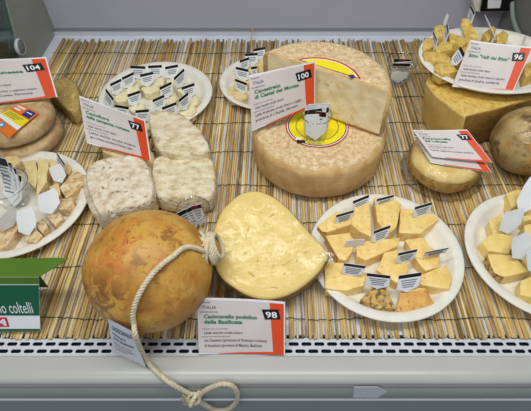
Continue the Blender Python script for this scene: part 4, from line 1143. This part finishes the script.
# cup on the lower wheel
cb = P(315, 139, .0795); cup(cb, .0175, .0235, .052, 'clear plastic cup of white tags on the whole cheese wheel', 'clear_cup')
g = 'spare tags in the cup on the cheese wheel'
for i, (dx, dy, yaw, tl, st, lab) in enumerate([(0, -.006, .1, .15, 'blank', 'large blank white tag at the front of the cup on the wheel'), (-.003, -.002, -.15, .1, 'red', 'white tag with red mark, second in the cup on the wheel'),
      (.003, .002, .2, .05, 'print', 'black-banded tag in the middle of the cup on the wheel'), (-.002, .006, -.05, 0, 'blank', 'bluish white tag near the back of the cup on the wheel'), (.002, .0095, .1, -.05, 'blank', 'rearmost white tag in the cup on the wheel')]):
    loose_tag(cb+Vector((dx, dy, .002)), yaw, tl, .034, .050+.004*i, lab, g, st)
mb = MB()
for x, y in ((302, 119), (316, 125), (330, 120)):
    p = P(x, y, .11); mb = MB(); mb.add(*tube_vf([p, p+Vector((.003, 0, .001)), p+Vector((.006, 0, -.001))], .0017, 6)); 
# cup at the back
cb = P(398, 84, .001); cup(cb+Vector((0, .008, 0)), .018, .031, .052, 'clear plastic cup with folded white tags, right of the cut wheel', 'clear_cup')
g = 'spare tags in the cup right of the cut wheel'
for i, (dx, dy, yaw, tl, st, lab, hh) in enumerate([(-.001, .0, .15, .1, 'blank', 'blank white tag standing low in the front of the cup right of the wheels', .034), (.002, .005, -.2, .25, 'red', 'white tag with red mark in the cup right of the wheels', .044),
      (0, .009, .3, -.2, 'blank', 'folded white tag leaning out at the top of the cup right of the wheels', .048), (-.003, .013, -.1, -.35, 'print', 'black-banded tag at the back of the cup right of the wheels', .050)]):
    loose_tag(cb+Vector((dx, dy, .003)), yaw*.4, tl, .036, hh*1.12, lab, g, st)
# cup behind the gourd neck
cb = P(199, 236, .001)+Vector((-.004, .014, 0)); cup(cb, .016, .0245, .052, 'clear plastic cup of printed tags behind the rope knot of the gourd cheese', 'clear_cup')
g = 'spare tags in the cup behind the gourd cheese'
for i, (dx, yaw, roll, st, lab) in enumerate([(-.007, .35, -.3, 'print', 'leftmost printed tag in the cup behind the gourd cheese'), (-.001, .4, -.25, 'print', 'middle printed tag in the cup behind the gourd cheese'), (.006, .2, -.1, 'red', 'right tag with red mark in the cup behind the gourd cheese')]):
    loose_tag(cb+Vector((dx, -.004+.004*i, .004)), yaw, .1, .021, .047, lab, g, st, roll)
# cup on the left plate
cb = P(17, 202, .006); cup(cb, .022, .034, .046, 'clear plastic cup crammed with black-banded tags, standing on the left plate', 'clear_cup')
g = 'spare tags in the cup on the left plate'
for i in range(8):
    pos = ['frontmost', 'second from the front', 'third from the front', 'fourth from the front', 'fourth from the back', 'third from the back', 'second from the back', 'rearmost'][i]
    loose_tag(cb+Vector((random.uniform(-.003, .003), -.014+.0035*i, .003+.0035*i)), -.45+random.uniform(-.1, .1), .62-.06*i, .034, .056, 'black-banded tag in the cup on the left plate, '+pos, g, 'red' if i in (2, 5) else 'print', roll=-.15)

# ---------------------------------------------------------------- green folded sign at the left front
def green_sign():
    zt = .086; TRt = P(38.5, 277, zt); BRt = P(39.5, 333.5, .003)
    Yt, Yb = TRt.y, BRt.y+.003
    xr, xl = -.3125, -.56
    xrb = P(39.5, 333.5, .003).x
    root = empty('green_sign', (-.42, Yb, 0), 'green folded cardboard sign reading no coltelli at the left front edge', 'sign')
    xr = TRt.x
    def m(x, v, o=0):   # x world at this height, v 0..1 up the face
        return Vector((x, Yb+(Yt-Yb)*v-o, .003+(zt-.003)*v))
    def q(x0, x1, v0, v1, o, mi, mb):
        k0 = lambda v: (xrb+(xr-xrb)*v-xr)
        mb.add([m(x0, v0, o), m(x1+k0(v0), v0, o), m(x1+k0(v1), v1, o), m(x0, v1, o)], [(0, 1, 2, 3)], mi)
    mb = MB(); q(xl, xr, 0, 1, 0, 0, mb); q(xl, xr, 0, 1, -.0012, 0, mb)
    mb.build('front_face', [M['white']], root)
    mb = MB(); q(xl, xr, .88, 1, .0004, 0, mb); q(xl, xr, .31, .865, .0004, 1, mb); q(xl, xr, 0.02, .055, .0004, 1, mb)
    q(xl, xr, 0, .02, .0004, 0, mb)
    mb.build('printed_bands', [M['green_light'], M['green_dark']], root)
    # lettering
    x0 = PY(-20, 320, .3).x
    V, F = text_vf('no coltelli', .0); a = min(v.x for v in V); b = max(v.x for v in V)
    xa = P(-4, 311, .04).x; xb = P(31.5, 311, .04).x
    mb = MB(); mb.add([m(xa+(v.x-a)/(b-a)*(xb-xa), .36+v.y*.30, .0008) for v in V], F); mb.build('lettering', [M['white']], root)
    xa, xb = P(-14, 323, .02).x, P(7, 323, .02).x
    mb = MB(); mb.add([m(xa, .10, .0007), m(xb, .10, .0007), m(xb, .28, .0007), m(xa, .28, .0007)], [(0, 1, 2, 3)], 0)
    w = xb-xa
    V, F = text_vf('M', .03); a = min(v.x for v in V); b = max(v.x for v in V)
    mb.add([m(xa+w*.35+(v.x-a)/(b-a)*w*.55, .13+v.y*.17, .001) for v in V], F, 1)
    mb.build('logo', [M['red'], M['white']], root)
    # top flap with a pointed end, lying back
    zf = zt+.001
    pts = [Vector((xl, Yt, zt)), Vector((xr, Yt, zt)), P(50, 270, zf), P(60, 264, zf), P(68.5, 258.5, zf), P(55, 257.6, zf), P(30, 258.2, zf), Vector((xl, P(0, 258.5, zf).y, zf))]
    n = len(pts); V = pts+[p-Vector((0, 0, .001)) for p in pts]
    mb = MB(); mb.add(V, [tuple(range(n)), tuple(range(2*n-1, n-1, -1))]+[(i, (i+1) % n, (i+1) % n+n, i+n) for i in range(n)]); o = mb.build('top_flap', [M['green_light']], root); fix_normals(o)
    mb = MB(); yb_ = P(0, 258.5, zf).y-.004; mb.add([(xl, yb_, zf-.001), (xr-.02, yb_, zf-.001), (xr-.03, yb_+.01, .001), (xl, yb_+.01, .001)], [(0, 1, 2, 3)]); mb.build('back_leg', [M['green_light']], root)
green_sign()

# ---------------------------------------------------------------- price holder on the back wall
o0 = PY(495, 4, YB+.005)
root = empty('price_holder', (o0.x, YB+.012, o0.z), 'black price holder with a white label on the back wall, top right', 'price holder')
q = [PY(x, y, YB-.03) for x, y in ((484, -8), (516, -6), (511, 10.5), (480.5, 11.5))]
th = Vector((0, .006, 0))
def slab(name, q, th, m, root):
    V = list(q)+[v+th for v in q]; mb = MB(); mb.add(V, [(0, 1, 2, 3), (7, 6, 5, 4)]+[(i, (i+1) % 4, (i+1) % 4+4, i+4) for i in range(4)]); o = mb.build(name, m, root); fix_normals(o); return o
slab('frame', q, th, M['black'], root)
q2 = [PY(x, y, YB-.031) for x, y in ((488, 0), (501.5, 0.5), (500, 8), (487.5, 8.5))]
slab('label', q2, Vector((0, .001, 0)), M['paper'], root)
q3 = [PY(x, y, YB-.020) for x, y in ((471, -12), (486, -12), (482, 12), (475, 11))]
slab('bracket', q3, Vector((0, .034, 0)), M['plate'], root)
# wooden skewer against the back wall
a = P(250.5, 46, .001); b = PY(253, 27, YB-.002)
V, F = tube_vf([a, b], .0012, 6); tag(link('skewer', V, F, M['wood']), 'thin wooden skewer leaning on the back wall above the small back plate', 'skewer')
